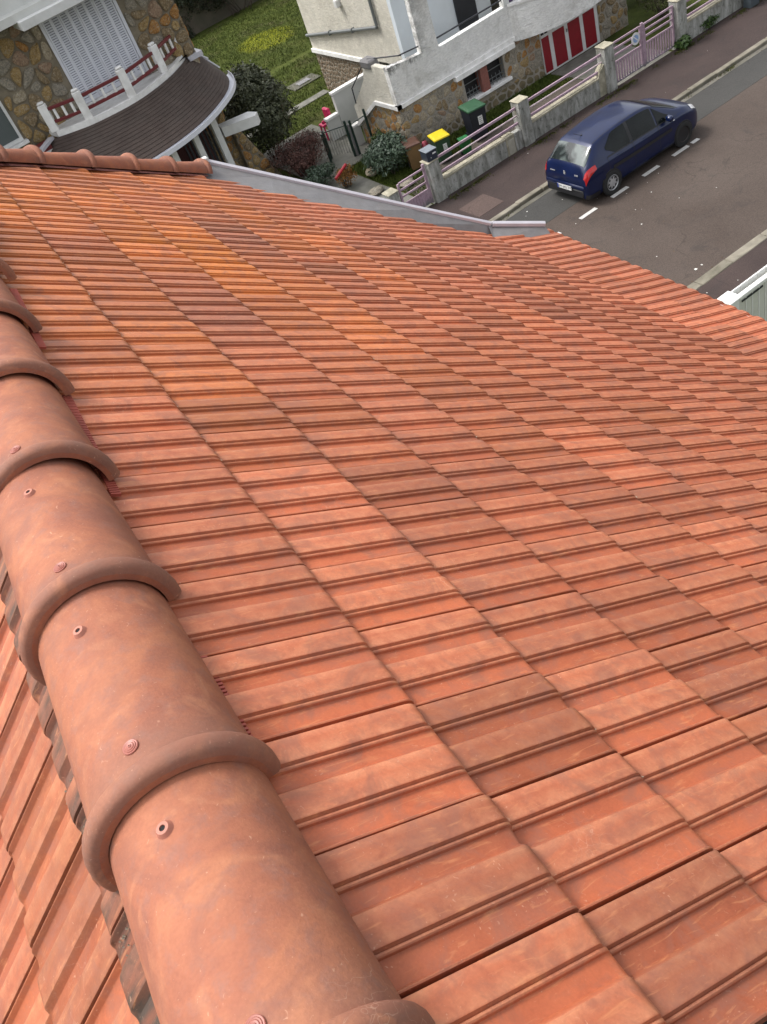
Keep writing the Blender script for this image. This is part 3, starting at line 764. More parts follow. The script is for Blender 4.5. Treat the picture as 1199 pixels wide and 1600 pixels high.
rubble(lh, [(8.45, 1.0), (9.18, 1.0), (9.18, 4.1), (8.45, 4.1)], [], to_under, .30, .045, .045, [ST[0], ST[1], ST[2]], 13)
to_side = lambda u, v, o: (9.2 + o - LH.x, u - LH.y, v)
rubble(lh, [(YW + .02, 2.6), (YW + 3, 2.6), (YW + 3, 7.6), (YW + .02, 7.6)], [], to_side, .36, .055, .045, LEFTM, 14, join=True)
# shutters: eight leaves with louvre slats
fx0, fx1, fz0, fz1 = 5.3, 7.55, 4.95, 7.45
fr = MB(); fr.box(fx0 - .03, fx0 + .05, YW - .05, YW + .12, 4.9, 7.5); fr.box(fx1 - .05, fx1 + .04, YW - .05, YW + .12, 4.9, 7.5); fr.box(fx0, fx1, YW - .05, YW + .12, 7.45, 7.53)
lb_(fr, 'shutter_frame', M_SHUT)
lb_(one('cbox', fx0 - .08, fx1 + .08, YW - .12, YW + .1, 4.84, 4.92, .01), 'window_sill', M_LEDGE)
nl = 8; lw = (fx1 - fx0 - .12) / nl
for i in range(nl):
    a = fx0 + .06 + i * lw; zig = .012 * (1 if i % 2 else -1)
    m = MB(); m.box(a, a + .045, YW - .03 + zig, YW + .01 + zig, 4.93, 7.45); m.box(a + lw - .05, a + lw - .006, YW - .03 + zig, YW + .01 + zig, 4.93, 7.45)
    for zb in (4.93, 7.37): m.box(a + .045, a + lw - .05, YW - .028 + zig, YW + .008 + zig, zb, zb + .075)
    leaf = lb_(m, 'shutter_leaf', M_SHUT)
    lb_(one('box', a + .045, a + lw - .05, YW + .004 + zig, YW + .014 + zig, 4.95, 7.40), 'backing', M_SHUTGAP, par=leaf)
    s_ = MB(); z = 5.01
    while z < 7.36:
        if True:
            s_.add([(a + .045, YW + .002 + zig, z + .040), (a + lw - .05, YW + .002 + zig, z + .040), (a + lw - .05, YW - .022 + zig, z), (a + .045, YW - .022 + zig, z)], [(0, 1, 2, 3)])
        z += .062
    s_.v = [tuple(Vector(p) - LH) for p in s_.v]; so_ = s_.build('louvre_slats', M_SHUT, leaf); so_['kind'] = 'stuff'
# overhanging white slab and lintel box
lb_(one('box', -3.5, 10, 27.32, 31, 7.60, 7.80), 'roof_slab', M_SMOOTHW)
lb_(one('box', -3.9, 9.9, 27.9, 31, 7.80, 10.2), 'upper_wall', M_SMOOTHW)
lb_(one('cbox', 4.62, 9.0, 27.0, 28.15, 7.40, 7.63, .012), 'lintel_box', M_WHITE)
# small window at the far left
wl = MB(); wl.box(1.9, 1.98, YW - .08, YW + .05, 4.9, 6.6); wl.box(3.17, 3.25, YW - .08, YW + .05, 4.9, 6.6); wl.box(1.98, 3.17, YW - .08, YW + .05, 4.9, 5.0); wl.box(1.98, 3.17, YW - .08, YW + .05, 6.52, 6.6)
wf = lb_(wl, 'window_frame', M_WHITE); lb_(one('box', 1.98, 3.17, YW - .03, YW - .02, 5.0, 6.52), 'pane', M_GREYGLASS, par=wf)
lb_(one('cbox', 1.8, 3.35, YW - .22, YW + .02, 4.80, 4.89, .01), 'window_sill', M_LEDGE)
# balcony
inn = [(3.3, 27.9), (4.09, 27.41), (5.04, 26.86), (6.43, 26.71), (7.81, 27.32), (8.95, 28.38)]
def catmull(pts, n=8):
    P = [pts[0]] + list(pts) + [pts[-1]]; out = []
    for i in range(1, len(P) - 2):
        for k in range(n):
            t = k / n; a, b, c, d = P[i - 1], P[i], P[i + 1], P[i + 2]
            out.append(tuple(.5 * (2 * b[j] + (c[j] - a[j]) * t + (2 * a[j] - 5 * b[j] + 4 * c[j] - d[j]) * t * t + (3 * b[j] - a[j] - 3 * c[j] + d[j]) * t ** 3) for j in range(len(b))))
    out.append(tuple(pts[-1])); return out
ic = catmull(inn[1:], 8)
slab = MB(); ring = ic + [(9.15, YW), (4.0, YW)]
slab.prism(ring, 2, 4.66, 4.80); lb_(slab, 'balcony_slab', M_LEDGE)
edge_m = MB()
def ledge(i, j):
    p = ic[int(round(i * (len(ic) - 1)))]; c = Vector((6.4, 30.5)); d = (Vector(p) - c).normalized()
    o_, z = [(0.0, 4.83), (.0, 4.86), (-.14, 4.86), (-.14, 4.80)][j_idx(j)]
    return (p[0] + d.x * (.03 + o_), p[1] + d.y * (.03 + o_), z)
def j_idx(j): return int(round(j * 3))
edge_m.grid(ledge, len(ic) - 1, 3)
def ledge2(i, j):
    p = ic[int(round(i * (len(ic) - 1)))]; c = Vector((6.4, 30.5)); d = (Vector(p) - c).normalized()
    return (p[0] + d.x * .032, p[1] + d.y * .032, 4.83 - .22 * j)
edge_m.grid(ledge2, len(ic) - 1, 1)
lb_(edge_m, 'balcony_edge', M_LEDGE, 40)
posts = [(4.09, 27.46), (5.04, 26.96), (6.43, 26.81), (7.78, 27.42), (8.80, 28.30)]
for (x, y) in posts:
    T = Matrix.Translation((x, y, 0)) @ Matrix.Rotation(R_(10) * (x - 6.4) * .9, 4, 'Z')
    m = MB(); m.cbox(-.12, .12, -.085, .085, 4.86, 5.62, .012, T); m.cbox(-.10, .10, -.07, .07, 5.625, 5.70, .03, T)
    lb_(m, 'rail_post', M_LEDGE)
for (a, b) in zip(posts, posts[1:]):
    A = Vector((*a, 0)); B = Vector((*b, 0)); d = (B - A); ln_ = d.length; ang = math.atan2(d.y, d.x)
    T = Matrix.Translation(A) @ Matrix.Rotation(ang, 4, 'Z')
    for z in (5.10, 5.46):
        lb_(one('cbox', .09, ln_ - .09, -.04, .04, z - .042, z + .042, .008, T), 'rail', M_RED)
    nb_ = 3
    for k in range(nb_):
        xx = ln_ * (k + 1) / (nb_ + 1); lb_(one('box', xx - .035, xx + .035, -.022, .022, 5.137, 5.423, T), 'baluster', M_LEDGE)
# porch roof: overlapping brown courses between the balcony edge and the eave
inner = catmull([(3.2, 28.1), (4.0, 27.42), (5.03, 26.84), (6.43, 26.67), (7.83, 27.26), (9.0, 28.36), (9.25, 28.95)], 7)
outer = catmull([(2.6, 26.6), (4.1, 25.45), (5.91, 25.25), (7.58, 25.75), (9.0, 26.85), (9.75, 27.95), (10.05, 29.0)], 7)
M_SHING = simple('brown_shingle', (.062, .043, .035), .85, .18, 2.5, bumps=.5, bscale=70, dirt=(.085, .07, .06), dirtamt=.5, bdist=.008)
NC = 15
for c_ in range(NC):
    m = MB(); t0, t1 = c_ / NC, (c_ + 1) / NC + .012
    def sh_(i, j):
        q = int(round(i * (len(inner) - 1))); a = inner[q]; b = outer[q]
        t = t0 + (t1 - t0) * min(j * 2, 1); z = 4.70 + (3.62 - 4.70) * (t ** 1.08)
        lift = .022 * min(j * 2, 1) if j < .9 else -.005
        return (a[0] + (b[0] - a[0]) * t, a[1] + (b[1] - a[1]) * t, z + lift + .01)
    m.grid(sh_, len(inner) - 1, 2); lb_(m, 'shingle_course', M_SHING, 30)
gt = MB()
def gtr(i, j):
    q = int(round(i * (len(outer) - 1))); b = Vector(outer[q]); a = Vector(inner[q]); d = (b - a).normalized()
    an = math.pi + math.pi * j; r = .085
    return (b.x + d.x * (.08 + r * math.cos(an)), b.y + d.y * (.08 + r * math.cos(an)), 3.60 + r * math.sin(an))
gt.grid(gtr, len(outer) - 1, 6)
gt.grid(lambda i, j: (lambda b, d: (b.x + d.x * (.165 + .02 * j), b.y + d.y * (.165 + .02 * j), 3.615))(Vector(outer[int(round(i * (len(outer) - 1)))]), (Vector(outer[int(round(i * (len(outer) - 1)))]) - Vector(inner[int(round(i * (len(outer) - 1)))])).normalized()), len(outer) - 1, 1)
gt.grid(lambda i, j: (lambda b, d: (b.x + d.x * .187, b.y + d.y * .187, 3.615 - .13 * j))(Vector(outer[int(round(i * (len(outer) - 1)))]), (Vector(outer[int(round(i * (len(outer) - 1)))]) - Vector(inner[int(round(i * (len(outer) - 1)))])).normalized()), len(outer) - 1, 1)
lb_(gt, 'gutter', M_SHUT, 40)
sf = MB(); sf.prism(outer + [(9.2, 29.0), (9.2, YW), (3.2, YW)], 2, 3.46, 3.50); lb_(sf, 'soffit', M_SMOOTHW)
lb_(one('tube', [(9.08, 28.50, 4.80), (9.62, 28.62, 4.30)], .03, 6), 'flashing', M_SHUT)
lb_(one('tube', [(9.50, 28.95, 4.44), (10.0, 29.02, 3.80)], .03, 6), 'flashing', M_SHUT)
lb_(one('box', -.09, .09, -.8, .05, 4.70, 4.78, Matrix.Translation((3.85, 27.5, 0)) @ Matrix.Rotation(R_(-40), 4, 'Z')), 'flashing', M_LILACMETAL)
lb_(one('box', 8.85, 9.35, 28.05, 28.75, 4.60, 4.74), 'flashing', M_LILACMETAL)
# posts, porch wall, door
for (x, y, wd_) in ((8.38, 26.95, .10), (7.46, 26.25, .09), (6.55, 25.9, .09)):
    lb_(one('cbox', x - wd_, x + wd_, y - .09, y + .09, 1.45, 3.47, .01), 'porch_post', M_WHITE)
lb_(one('cbox', 8.30, 8.55, 26.75, 27.15, 1.30, 1.52, .02), 'post_base', M_WHITE)
lb_(one('box', 5.5, 8.45, 25.9, 28.2, 0, 1.3), 'porch_floor', M_CONC)
lb_(one('box', 5.0, 8.4, YW - .06, YW - .01, 1.35, 3.45), 'porch_door', simple('brown_red_door', (.055, .012, .012), .5))
stp = MB()
for k in range(9): stp.box(8.42 - k * .12, 8.36 - k * .12, 27.2, 27.26, 1.35, 3.4, Matrix.Translation((0, .05 * k, 0)))
lb_(stp, 'porch_slats', M_IRON)
lb_(one('prism', [(8.55, 26.9), (9.55, 26.35), (9.72, 26.55), (9.6, 27.0), (8.6, 27.35)], 2, 2.55, 2.85), 'concrete_bracket', M_WHITE)
hb = MB(); hb.cbox(3.35, 3.75, 27.3, 27.65, 4.35, 4.75, .02); lb_(hb, 'red_box', M_RED); lb_(one('box', 3.42, 3.72, 27.26, 27.55, 4.40, 4.55), 'white_box_front', M_WHITE)

# ------------------------------------------------------------ middle house
mh = empty('rendered_house', (13.2, 24.1, 0), 'white roughcast house on a stone basement with loggia, side stair and red garage door', 'house')
MH = Vector((13.2, 24.1, 0))
def mb_(m, name, mat, smooth=None, par=None):
    m.v = [tuple(Vector(p) - MH) for p in m.v]; return m.build(name, mat, par or mh, smooth)
FY = 24.1
w = MB()
w.box(13.5, 15.75, FY + .04, FY + .3, 0, 1.6); w.box(17.4, 18.98, FY + .04, FY + .3, 0, 1.6); w.box(15.75, 17.4, FY + .04, FY + .3, 0, .62)
w.prism([(FY + .04, 0), (27.0, 0), (27.0, .6), (25.4, 1.6), (FY + .04, 1.6)], 0, 13.24, 13.5)
mb_(w, 'basement_wall', M_MORTARL)
w = MB(); w.box(15.44, 15.7, 28.6, 33.4, 0, 1.5); mb_(w, 'basement_wall', M_MORTARL)
w = MB(); w.box(15.71, 24, 33.1, 33.39, 0, 6); mb_(w, 'back_wall', M_MORTARL)
w = MB(); w.box(21.47, 22.8, FY, FY + .499, 0, 4.0); mb_(w, 'garage_pier', M_MORTARL)
tf = lambda u, v, o: (u - MH.x, FY + .04 - o - MH.y, v)
rubble(mh, [(13.22, .35), (18.98, .35), (18.98, 1.55), (13.22, 1.55)], [(15.70, 17.45, .55, 1.7)], tf, .27, .034, .020, MIDM + [ST[0]], 21, 1.15)
rubble(mh, [(13.22, .0), (18.98, .0), (18.98, .37), (13.22, .37)], [], tf, .25, .05, .012, [simple('mossy_stone', (.19, .15, .09), .95, .3, 5, bumps=.8, bscale=30, dirt=(.06, .07, .025), dirtamt=.8)], 22)
tw = lambda u, v, o: (13.24 - o - MH.x, u - MH.y, v)
rubble(mh, [(24.15, .0), (26.9, .0), (26.9, .62), (25.4, 1.56), (24.15, 1.56)], [], tw, .27, .036, .022, ORANGEM, 23)
tb = lambda u, v, o: (15.44 - o - MH.x, u - MH.y, v)
rubble(mh, [(28.7, 0), (33.38, 0), (33.38, 1.48), (28.7, 1.48)], [], tb, .17, .03, .02, [mat_stone('fine_brown_stone', [(.10, .075, .05), (.19, .14, .095), (.26, .20, .14)], 16)], 24, join=True)
tp = lambda u, v, o: (u - MH.x, FY - o - MH.y, v)
rubble(mh, [(21.5, .0), (22.78, .0), (22.78, 3.2), (21.5, 3.2)], [], tp, .30, .05, .04, [ST[3], ST[1], ST[3], ST[2]], 25)
rubble(mh, [(FY, .0), (FY + 3, .0), (FY + 3, 3.2), (FY, 3.2)], [], lambda u, v, o: (22.8 + o - MH.x, u - MH.y, v), .34, .05, .04, [ST[3]], 26, join=True)
mb_(one('box', 21.47, 22.8, FY + .5, 30, 0, 4), 'garage_wall', M_MORTARL)
# ledges
l = MB(); l.box(13.12, 17.95, FY - .07, FY + .10, 1.60, 1.72)
l.prism([(FY - .07, 1.60), (25.38, 1.60), (27.02, .63), (27.02, .75), (25.42, 1.72), (FY - .07, 1.72)], 0, 13.13, 13.30)
mb_(l, 'ledge', M_LEDGE)
mb_(one('cbox', 15.40, 17.85, FY - .14, FY + .2, 1.44, 1.598, .01), 'window_lintel', M_LEDGE)
# parapets, column, walls above
p = MB()
p.prism([(13.2, 1.72), (18.3, 1.72), (18.3, 2.66), (15.14, 2.62), (15.10, 6.5), (14.52, 6.5), (14.50, 2.74), (13.95, 2.78), (13.35, 2.86), (13.2, 2.86)], 1, FY, FY + .22)
mb_(p, 'front_parapet', M_ROUGH)
p = MB(); p.prism([(FY + .22, 1.66), (25.40, 1.66), (27.0, .72), (27.0, 1.30), (26.6, 1.62), (25.75, 2.35), (25.55, 2.84), (FY + .22, 2.84)], 0, 13.2, 13.38)
mb_(p, 'stair_parapet', M_CREAM)
mb_(one('cbox', 13.14, 13.52, 25.05, 25.62, 2.72, 2.98, .05), 'parapet_block', M_ZINC)
mb_(one('box', 13.38, 18.9, FY + .22, 26.7, 1.55, 1.75), 'loggia_floor', M_CONC)
mb_(one('box', 15.4, 19.2, 26.7, 26.9, 1.75, 6), 'loggia_wall', M_BLUEW)
mb_(one('box', 17.80, 18.3, FY + .0, FY + .22, 2.66, 6.4), 'loggia_jamb', M_SMOOTHW)
mb_(one('box', 18.3, 22.8, FY + .0, FY + .25, 2.5, 6.4), 'upper_wall', M_ROUGH)
mb_(one('box', 15.4, 15.65, 26.9, 33.4, 1.62, 6.4), 'side_wall', M_CREAM)
mb_(one('box', 15.33, 15.45, 28.6, 33.45, 1.48, 1.62), 'side_ledge', M_LEDGE)
mb_(one('box', 15.7, 22.8, 27.0, 33.4, 6.4, 6.6), 'roof_slab', M_SMOOTHW)
# loggia door
dr = mb_(one('cbox', 17.72, 18.56, 26.62, 26.69, 1.77, 3.95, .01), 'loggia_door', simple('black_door', (.018, .02, .026), .4))
for k in range(5): mb_(one('box', 17.84 + k * .13, 17.90 + k * .13, 26.59, 26.615, 2.75, 3.8), 'door_bar', simple('door_bar_grey', (.05, .05, .055), .4), par=dr)
mb_(one('cbox', 17.6, 18.7, 26.4, 26.69, 1.752, 1.80, .008), 'door_step', M_LEDGE)
mb_(one('tube', [(15.14, FY + .1, 2.86), (18.05, FY + .1, 2.86)], .026, 6), 'handrail', M_IRON)
mb_(one('tube', [(13.75, FY + .12, 2.98), (14.54, FY + .1, 2.92)], .022, 6), 'handrail', M_IRON)
mb_(one('tube', [(13.28, 25.3, 2.98), (13.9, FY + .2, 2.92)], .022, 6), 'handrail', M_IRON)
mb_(one('tube', [(13.22, 25.65, 2.75), (13.1, 26.55, 2.0), (13.1, 26.6, 1.5)], .022, 6), 'handrail', M_IRON)
# drain pipe, vent
mb_(one('tube', [(15.33, 33.42, 2.12), (15.33, 27.86, 2.84), (15.33, 27.84, 2.9), (15.33, 27.84, 6.3)], .055, 8), 'drain_pipe', M_PIPE)
for yy, zz_ in ((31.4, 2.38), (29.6, 2.61)): mb_(one('cbox', 15.26, 15.42, yy - .03, yy + .03, zz_ - .08, zz_ + .08, .01), 'pipe_clip', M_PIPE)
mb_(one('cbox', 15.22, 15.40, 30.0, 30.2, 3.35, 3.60, .02), 'vent', M_WHITE)
# basement window
mb_(one('box', 15.75, 17.4, FY + .26, FY + .30, .6, 1.45), 'window_opening', M_DARK)
mb_(one('cbox', 15.66, 17.55, FY - .10, FY + .25, .56, .66, .012), 'window_sill', M_LEDGE)
mb_(one('cbox', 16.38, 16.68, FY - .05, FY + .25, .66, 1.44, .01), 'brick_pillar', simple('brick_red', (.23, .085, .065), .85, .15, 18, bumps=.4, bscale=40, dirt=(.14, .08, .07), dirtamt=.5))
for (a, b) in ((15.78, 16.36), (16.72, 17.38)):
    m = MB()
    for z in (.74, .86, 1.12): m.box(a, b, FY + .10, FY + .125, z, z + .022)
    n = 4
    for k in range(n + 1): x = a + (b - a) * k / n; m.box(x - .009, x + .009, FY + .085, FY + .10, .66, 1.44 if k in (0, n) else .98)
    mb_(m, 'window_grille', M_PIPE)
# garage door: red panels, white stiles, small top panes
gd = mb_(one('box', 18.98, 21.46, FY - .02, FY + .06, .02, 2.2), 'garage_door', M_WHITE)
px_ = [(18.99, 19.30), (19.47, 19.98), (20.14, 20.66), (20.82, 21.32)]
for (a, b) in px_:
    mb_(one('cbox', a, b, FY - .036, FY + .01, .08, 1.18, .006), 'door_panel', M_GARRED, par=gd)
    for q in range(2):
        c = a + (b - a) * (.04 + .5 * q); d = c + (b - a) * .40
        mb_(one('box', c, d, FY - .026, FY - .01, 1.27, 1.46), 'pane', M_GLASS, par=gd)
mb_(one('tube', [(20.06, FY - .05, .95), (20.06, FY - .07, 1.05)], .015, 6), 'door_handle', M_IRON, par=gd)
# curved balcony over the garage
cvx = [(17.92, 24.10), (18.25, 23.80), (18.9, 23.45), (19.7, 23.28), (20.6, 23.28), (21.4, 23.45), (22.0, 23.8), (22.3, 24.1)]
cc = catmull(cvx, 5)
b = MB(); b.prism(cc, 2, 1.56, 2.62); mb_(b, 'garage_balcony', M_ROUGH, 40)
b = MB(); cp_ = [(x + (x - 20) * .015, y - .04) for x, y in cc]; b.prism(cp_, 2, 2.622, 2.70); mb_(b, 'balcony_coping', M_LEDGE, 40)
# stair end walls
mb_(one('box', 13.28, 15.36, 28.52, 28.68, 0, 1.42), 'stair_end_wall', M_SMOOTHW)
mb_(one('box', 13.25, 15.36, 28.49, 28.71, 1.42, 1.50), 'wall_coping', M_LEDGE)
mb_(one('box', 12.76, 13.26, 28.52, 28.68, 0, .74), 'low_wall', M_SMOOTHW)
mb_(one('box', 12.73, 13.26, 28.49, 28.71, .74, .82), 'wall_coping', M_LEDGE)
mb_(one('box', 12.92, 13.22, 27.06, 27.3, 0, .66), 'stair_newel', M_SMOOTHW)
mb_(one('box', 12.90, 13.24, 27.03, 27.33, .66, .73), 'wall_coping', M_LEDGE)
for k in range(6): mb_(one('box', 13.4, 15.3, 25.4 + k * .28, 25.68 + k * .28, 0, 1.5 - k * .25), 'stair_step', M_CONC)
mb_(one('cbox', 18.02, 18.18, FY - .02, FY + .18, 2.70, 2.92, .02), 'flower_pot', simple('purple_pot', (.06, .03, .09), .6))

# ------------------------------------------------------------ street wall, railings and gates
def mat_oldwall():
    m, t, b = newmat('weathered_wall_render'); P = worldpos(t)
    mp = nd(t, 'ShaderNodeMapping'); mp.inputs['Scale'].default_value = (5, 5, 1.3); t.links.new(P, mp.inputs[0])
    c = ramp(t, noise(t, mp.outputs[0], 1.3, 6, .7, .5), [(.30, (.12, .12, .105)), (.45, (.25, .25, .225)), (.58, (.36, .36, .335)), (.72, (.46, .45, .42))])
    c = mix(t, ramp(t, noise(t, P, 9, 5, .75), [(.56, 0.), (.68, .8)]), c, (.07, .072, .055))
    c = mix(t, ramp(t, noise(t, P, 2.3, 4, .6), [(.6, 0.), (.75, .5)]), c, (.17, .14, .085))
    t.links.new(c, b.inputs['Base Color']); b.inputs['Roughness'].default_value = .95; b.inputs['Specular IOR Level'].default_value = .15
    bump(t, b, noise(t, P, 22, 6, .7), .8, .02); return m
M_OLD = mat_oldwall()
M_COPE = simple('mossy_coping', (.36, .33, .25), .95, .2, 6, bumps=.7, bscale=30, dirt=(.10, .10, .06), dirtamt=.8)
def mat_pink():
    m, t, b = newmat('faded_pink_paint'); P = worldpos(t)
    c = ramp(t, noise(t, P, 5, 5, .65), [(.3, (.27, .185, .225)), (.5, (.35, .245, .30)), (.7, (.40, .30, .35))])
    c = mix(t, ramp(t, noise(t, P, 26, 4, .7), [(.60, 0.), (.68, .85)]), c, (.10, .075, .075))
    sp_ = nd(t, 'ShaderNodeSeparateXYZ'); t.links.new(P, sp_.inputs[0])
    z = math_(t, 'ADD', sp_.outputs[2], math_(t, 'MULTIPLY', noise(t, P, 6, 4, .7), .5))
    c = mix(t, ramp(t, z, [(.36, .9), (.56, 0.)]), c, (.12, .13, .13))
    t.links.new(c, b.inputs['Base Color']); b.inputs['Roughness'].default_value = .6; return m
M_PINK = mat_pink()
M_PALEPINK = simple('pale_pink_paint', (.50, .40, .43), .55, .1, 7, dirt=(.2, .15, .15), dirtamt=.4)
FYW = 20.80
PX = [11.88, 15.27, 18.66, 21.71]; PH = [1.28, 1.40, 1.42, 1.44]
gw = empty('garden_wall', (11.7, FYW, .1), 'weathered grey garden wall with square pillars and pink rails along the pavement', 'wall')
GW = Vector((11.7, FYW, .1))
def gb_(m, name, mat, smooth=None, root=gw, off=GW): m.v = [tuple(Vector(p) - off) for p in m.v]; return m.build(name, mat, root, smooth)
for x, hgt in zip(PX + [28.0], PH + [1.4]):
    m = MB(); m.cbox(x - .19, x + .19, FYW - .19, FYW + .19, 0, hgt, .018)
    gb_(m, 'pillar', M_OLD)
    gb_(one('cbox', x - .205, x + .205, FYW - .205, FYW + .205, hgt + .001, hgt + .035, .012), 'pillar_cap', M_COPE)
def segwall(x0, x1, z0, z1, slope=0):
    m = MB(); m.prism([(x0, 0), (x1, 0), (x1, z1), (x0, z0)], 1, FYW - .11, FYW + .11); gb_(m, 'low_wall', M_OLD)
    m = MB(); m.prism([(x0, z0), (x1, z1), (x1, z1 + .05), (x0, z0 + .05)], 1, FYW - .13, FYW + .13); gb_(m, 'coping', M_COPE)
segwall(12.07, 14.45, .60, .60); segwall(15.46, 18.2, .62, .64); segwall(21.9, 27.8, .66, .70)
gb_(one('prism', [(18.2, 0), (18.47, 0), (18.47, .98), (18.3, .85), (18.2, .69)], 1, FYW - .11, FYW + .11), 'low_wall', M_COPE)
gb_(one('cbox', 14.46, 14.78, FYW - .13, FYW + .11, 0, .68, .02), 'meter_box', M_COPE)
gb_(one('cbox', 14.50, 14.74, FYW - .145, FYW - .13, .12, .56, .006), 'meter_door', simple('meter_door_cream', (.36, .34, .28), .7, .1, 8))
gb_(one('box', 14.79, 15.07, FYW - .11, FYW + .11, 0, .62), 'low_wall', M_OLD)
for x0, x1 in ((12.07, 15.08), (15.46, 18.47), (21.9, 27.8)):
    for z, mt in ((.80, M_PINK), (1.02, M_PALEPINK), (1.24, M_PINK)):
        if mt is M_PINK: gb_(one('cbox', x0, x1, FYW - .025, FYW + .025, z - .035, z + .035, .006), 'rail', mt)
        else: gb_(one('tube', [(x0, FYW, z), (x1, FYW, z)], .022, 8), 'rail', mt)
# driveway gate
dg = empty('driveway_gate', (18.85, FYW, .1), 'pink slatted driveway gate with round no parking sign, standing before the red garage', 'gate')
DG = Vector((18.85, FYW, .1)); D = dict(root=dg, off=DG)
for a, b_ in ((18.87, 20.13), (20.23, 21.50)):
    m = MB(); m.cbox(a, a + .06, FYW - .03, FYW + .03, .16, 1.36, .006); m.cbox(b_ - .06, b_, FYW - .03, FYW + .03, .16, 1.36, .006)
    m.cbox(a, b_, FYW - .028, FYW + .028, .16, .21, .006); gb_(m, 'gate_frame', M_PINK, **D)
    for z in (.78, .98, 1.16, 1.34): gb_(one('cbox', a + .05, b_ - .05, FYW - .02, FYW + .02, z - .028, z + .028, .005), 'rail', M_PINK, **D)
    n = 10
    for k in range(n):
        x = a + .09 + (b_ - a - .18) * (k + .5) / n
        gb_(one('cbox', x - .030, x + .030, FYW - .022, FYW + .012, .19, .78, .006), 'slat', M_PINK, **D)
gb_(one('cbox', 20.135, 20.225, FYW - .04, FYW + .02, .14, 1.42, .008), 'meeting_post', M_PINK, **D)
sg = one('lathe', [(.0, .006), (.125, .006), (.175, .006), (.175, -.006), (0, -.006)], n=28, T=Matrix.Translation((19.86, FYW - .05, 1.10)) @ Matrix.Rotation(R_(90), 4, 'X'))
sgo = gb_(sg, 'sign_disc', M_WHITE, 30, **D)
gb_(one('lathe', [(.0, .009), (.11, .009)], n=28, T=Matrix.Translation((19.86, FYW - .05, 1.10)) @ Matrix.Rotation(R_(90), 4, 'X')), 'blue_disc', simple('sign_blue', (.25, .36, .58), .5), root=dg, off=DG)
gb_(one('box', -.105, .105, -.0115, -.0100, -.014, .014, Matrix.Translation((19.86, FYW - .05, 1.10)) @ Matrix.Rotation(R_(45), 4, 'Y')), 'sign_bar', M_WHITE, root=dg, off=DG)
# pedestrian gate
pg = empty('pedestrian_gate', (10.7, FYW, .1), 'small faded pink garden gate left of the letterbox pillar', 'gate')
PG = Vector((10.7, FYW, .1)); D = dict(root=pg, off=PG)
gb_(one('cbox', 11.58, 11.66, FYW - .03, FYW + .03, .12, 1.30, .006), 'gate_stile', M_PINK, **D)
gb_(one('cbox', 10.66, 10.72, FYW - .03, FYW + .03, .12, 1.18, .006), 'gate_stile', M_PINK, **D)
for z in (.56, .78, .98, 1.18): gb_(one('cbox', 10.72, 11.58, FYW - .02, FYW + .02, z - .026, z + .026, .005), 'rail', M_PINK, **D)
for k in range(9): gb_(one('cbox', 10.76 + k * .092, 10.84 + k * .092, FYW - .018, FYW + .018, .14, .55, .005), 'slat', M_PINK, **D)
gp = empty('gate_pillar', (10.5, FYW + .1, 0), 'short grey concrete gate pillar half hidden behind the zinc roof edge', 'pillar')
gb_(one('cbox', 10.30, 10.62, FYW - .05, FYW + .3, 0, 1.02, .02), 'pillar_shaft', M_OLD, root=gp, off=Vector((10.5, FYW + .1, 0)))
gb_(one('cbox', 10.28, 10.64, FYW - .07, FYW + .32, 1.021, 1.06, .012), 'pillar_cap', M_COPE, root=gp, off=Vector((10.5, FYW + .1, 0)))
# letterbox
ml = empty('letterbox', (11.9, FYW, 1.32), 'dark blue-grey letterbox with pale lid on top of the left pillar', 'letterbox')
MLO = Vector((11.9, FYW, 1.32)); D = dict(root=ml, off=MLO)
T = Matrix.Translation((11.92, FYW, 1.32)) @ Matrix.Rotation(R_(-4), 4, 'Z')
gb_(one('cbox', -.17, .17, -.18, .18, 0, .27, .008, T), 'box_body', simple('navy_metal', (.018, .024, .04), .4, .05), **D)
gb_(one('cbox', -.185, .185, -.20, .20, .272, .295, .006, T), 'box_lid', simple('grey_metal_lid', (.17, .19, .215), .4, .05), **D)
gb_(one('box', .02, .13, -.186, -.181, .16, .20, T), 'name_plate', M_WHITE, **D)
gb_(one('lathe', [(0, .006), (.012, .006), (.012, 0)], n=10, T=T @ Matrix.Translation((-.05, -.181, .09)) @ Matrix.Rotation(R_(90), 4, 'X')), 'lock', M_WHITE, **D)
# small grey street cabinet at the right margin
tag(one('cbox', 24.35, 24.75, 20.3, 20.6, .1, .75, .01).build('street_cabinet', simple('cabinet_grey', (.06, .075, .085), .5)), 'small slate grey cabinet against the wall far up the pavement', 'cabinet')

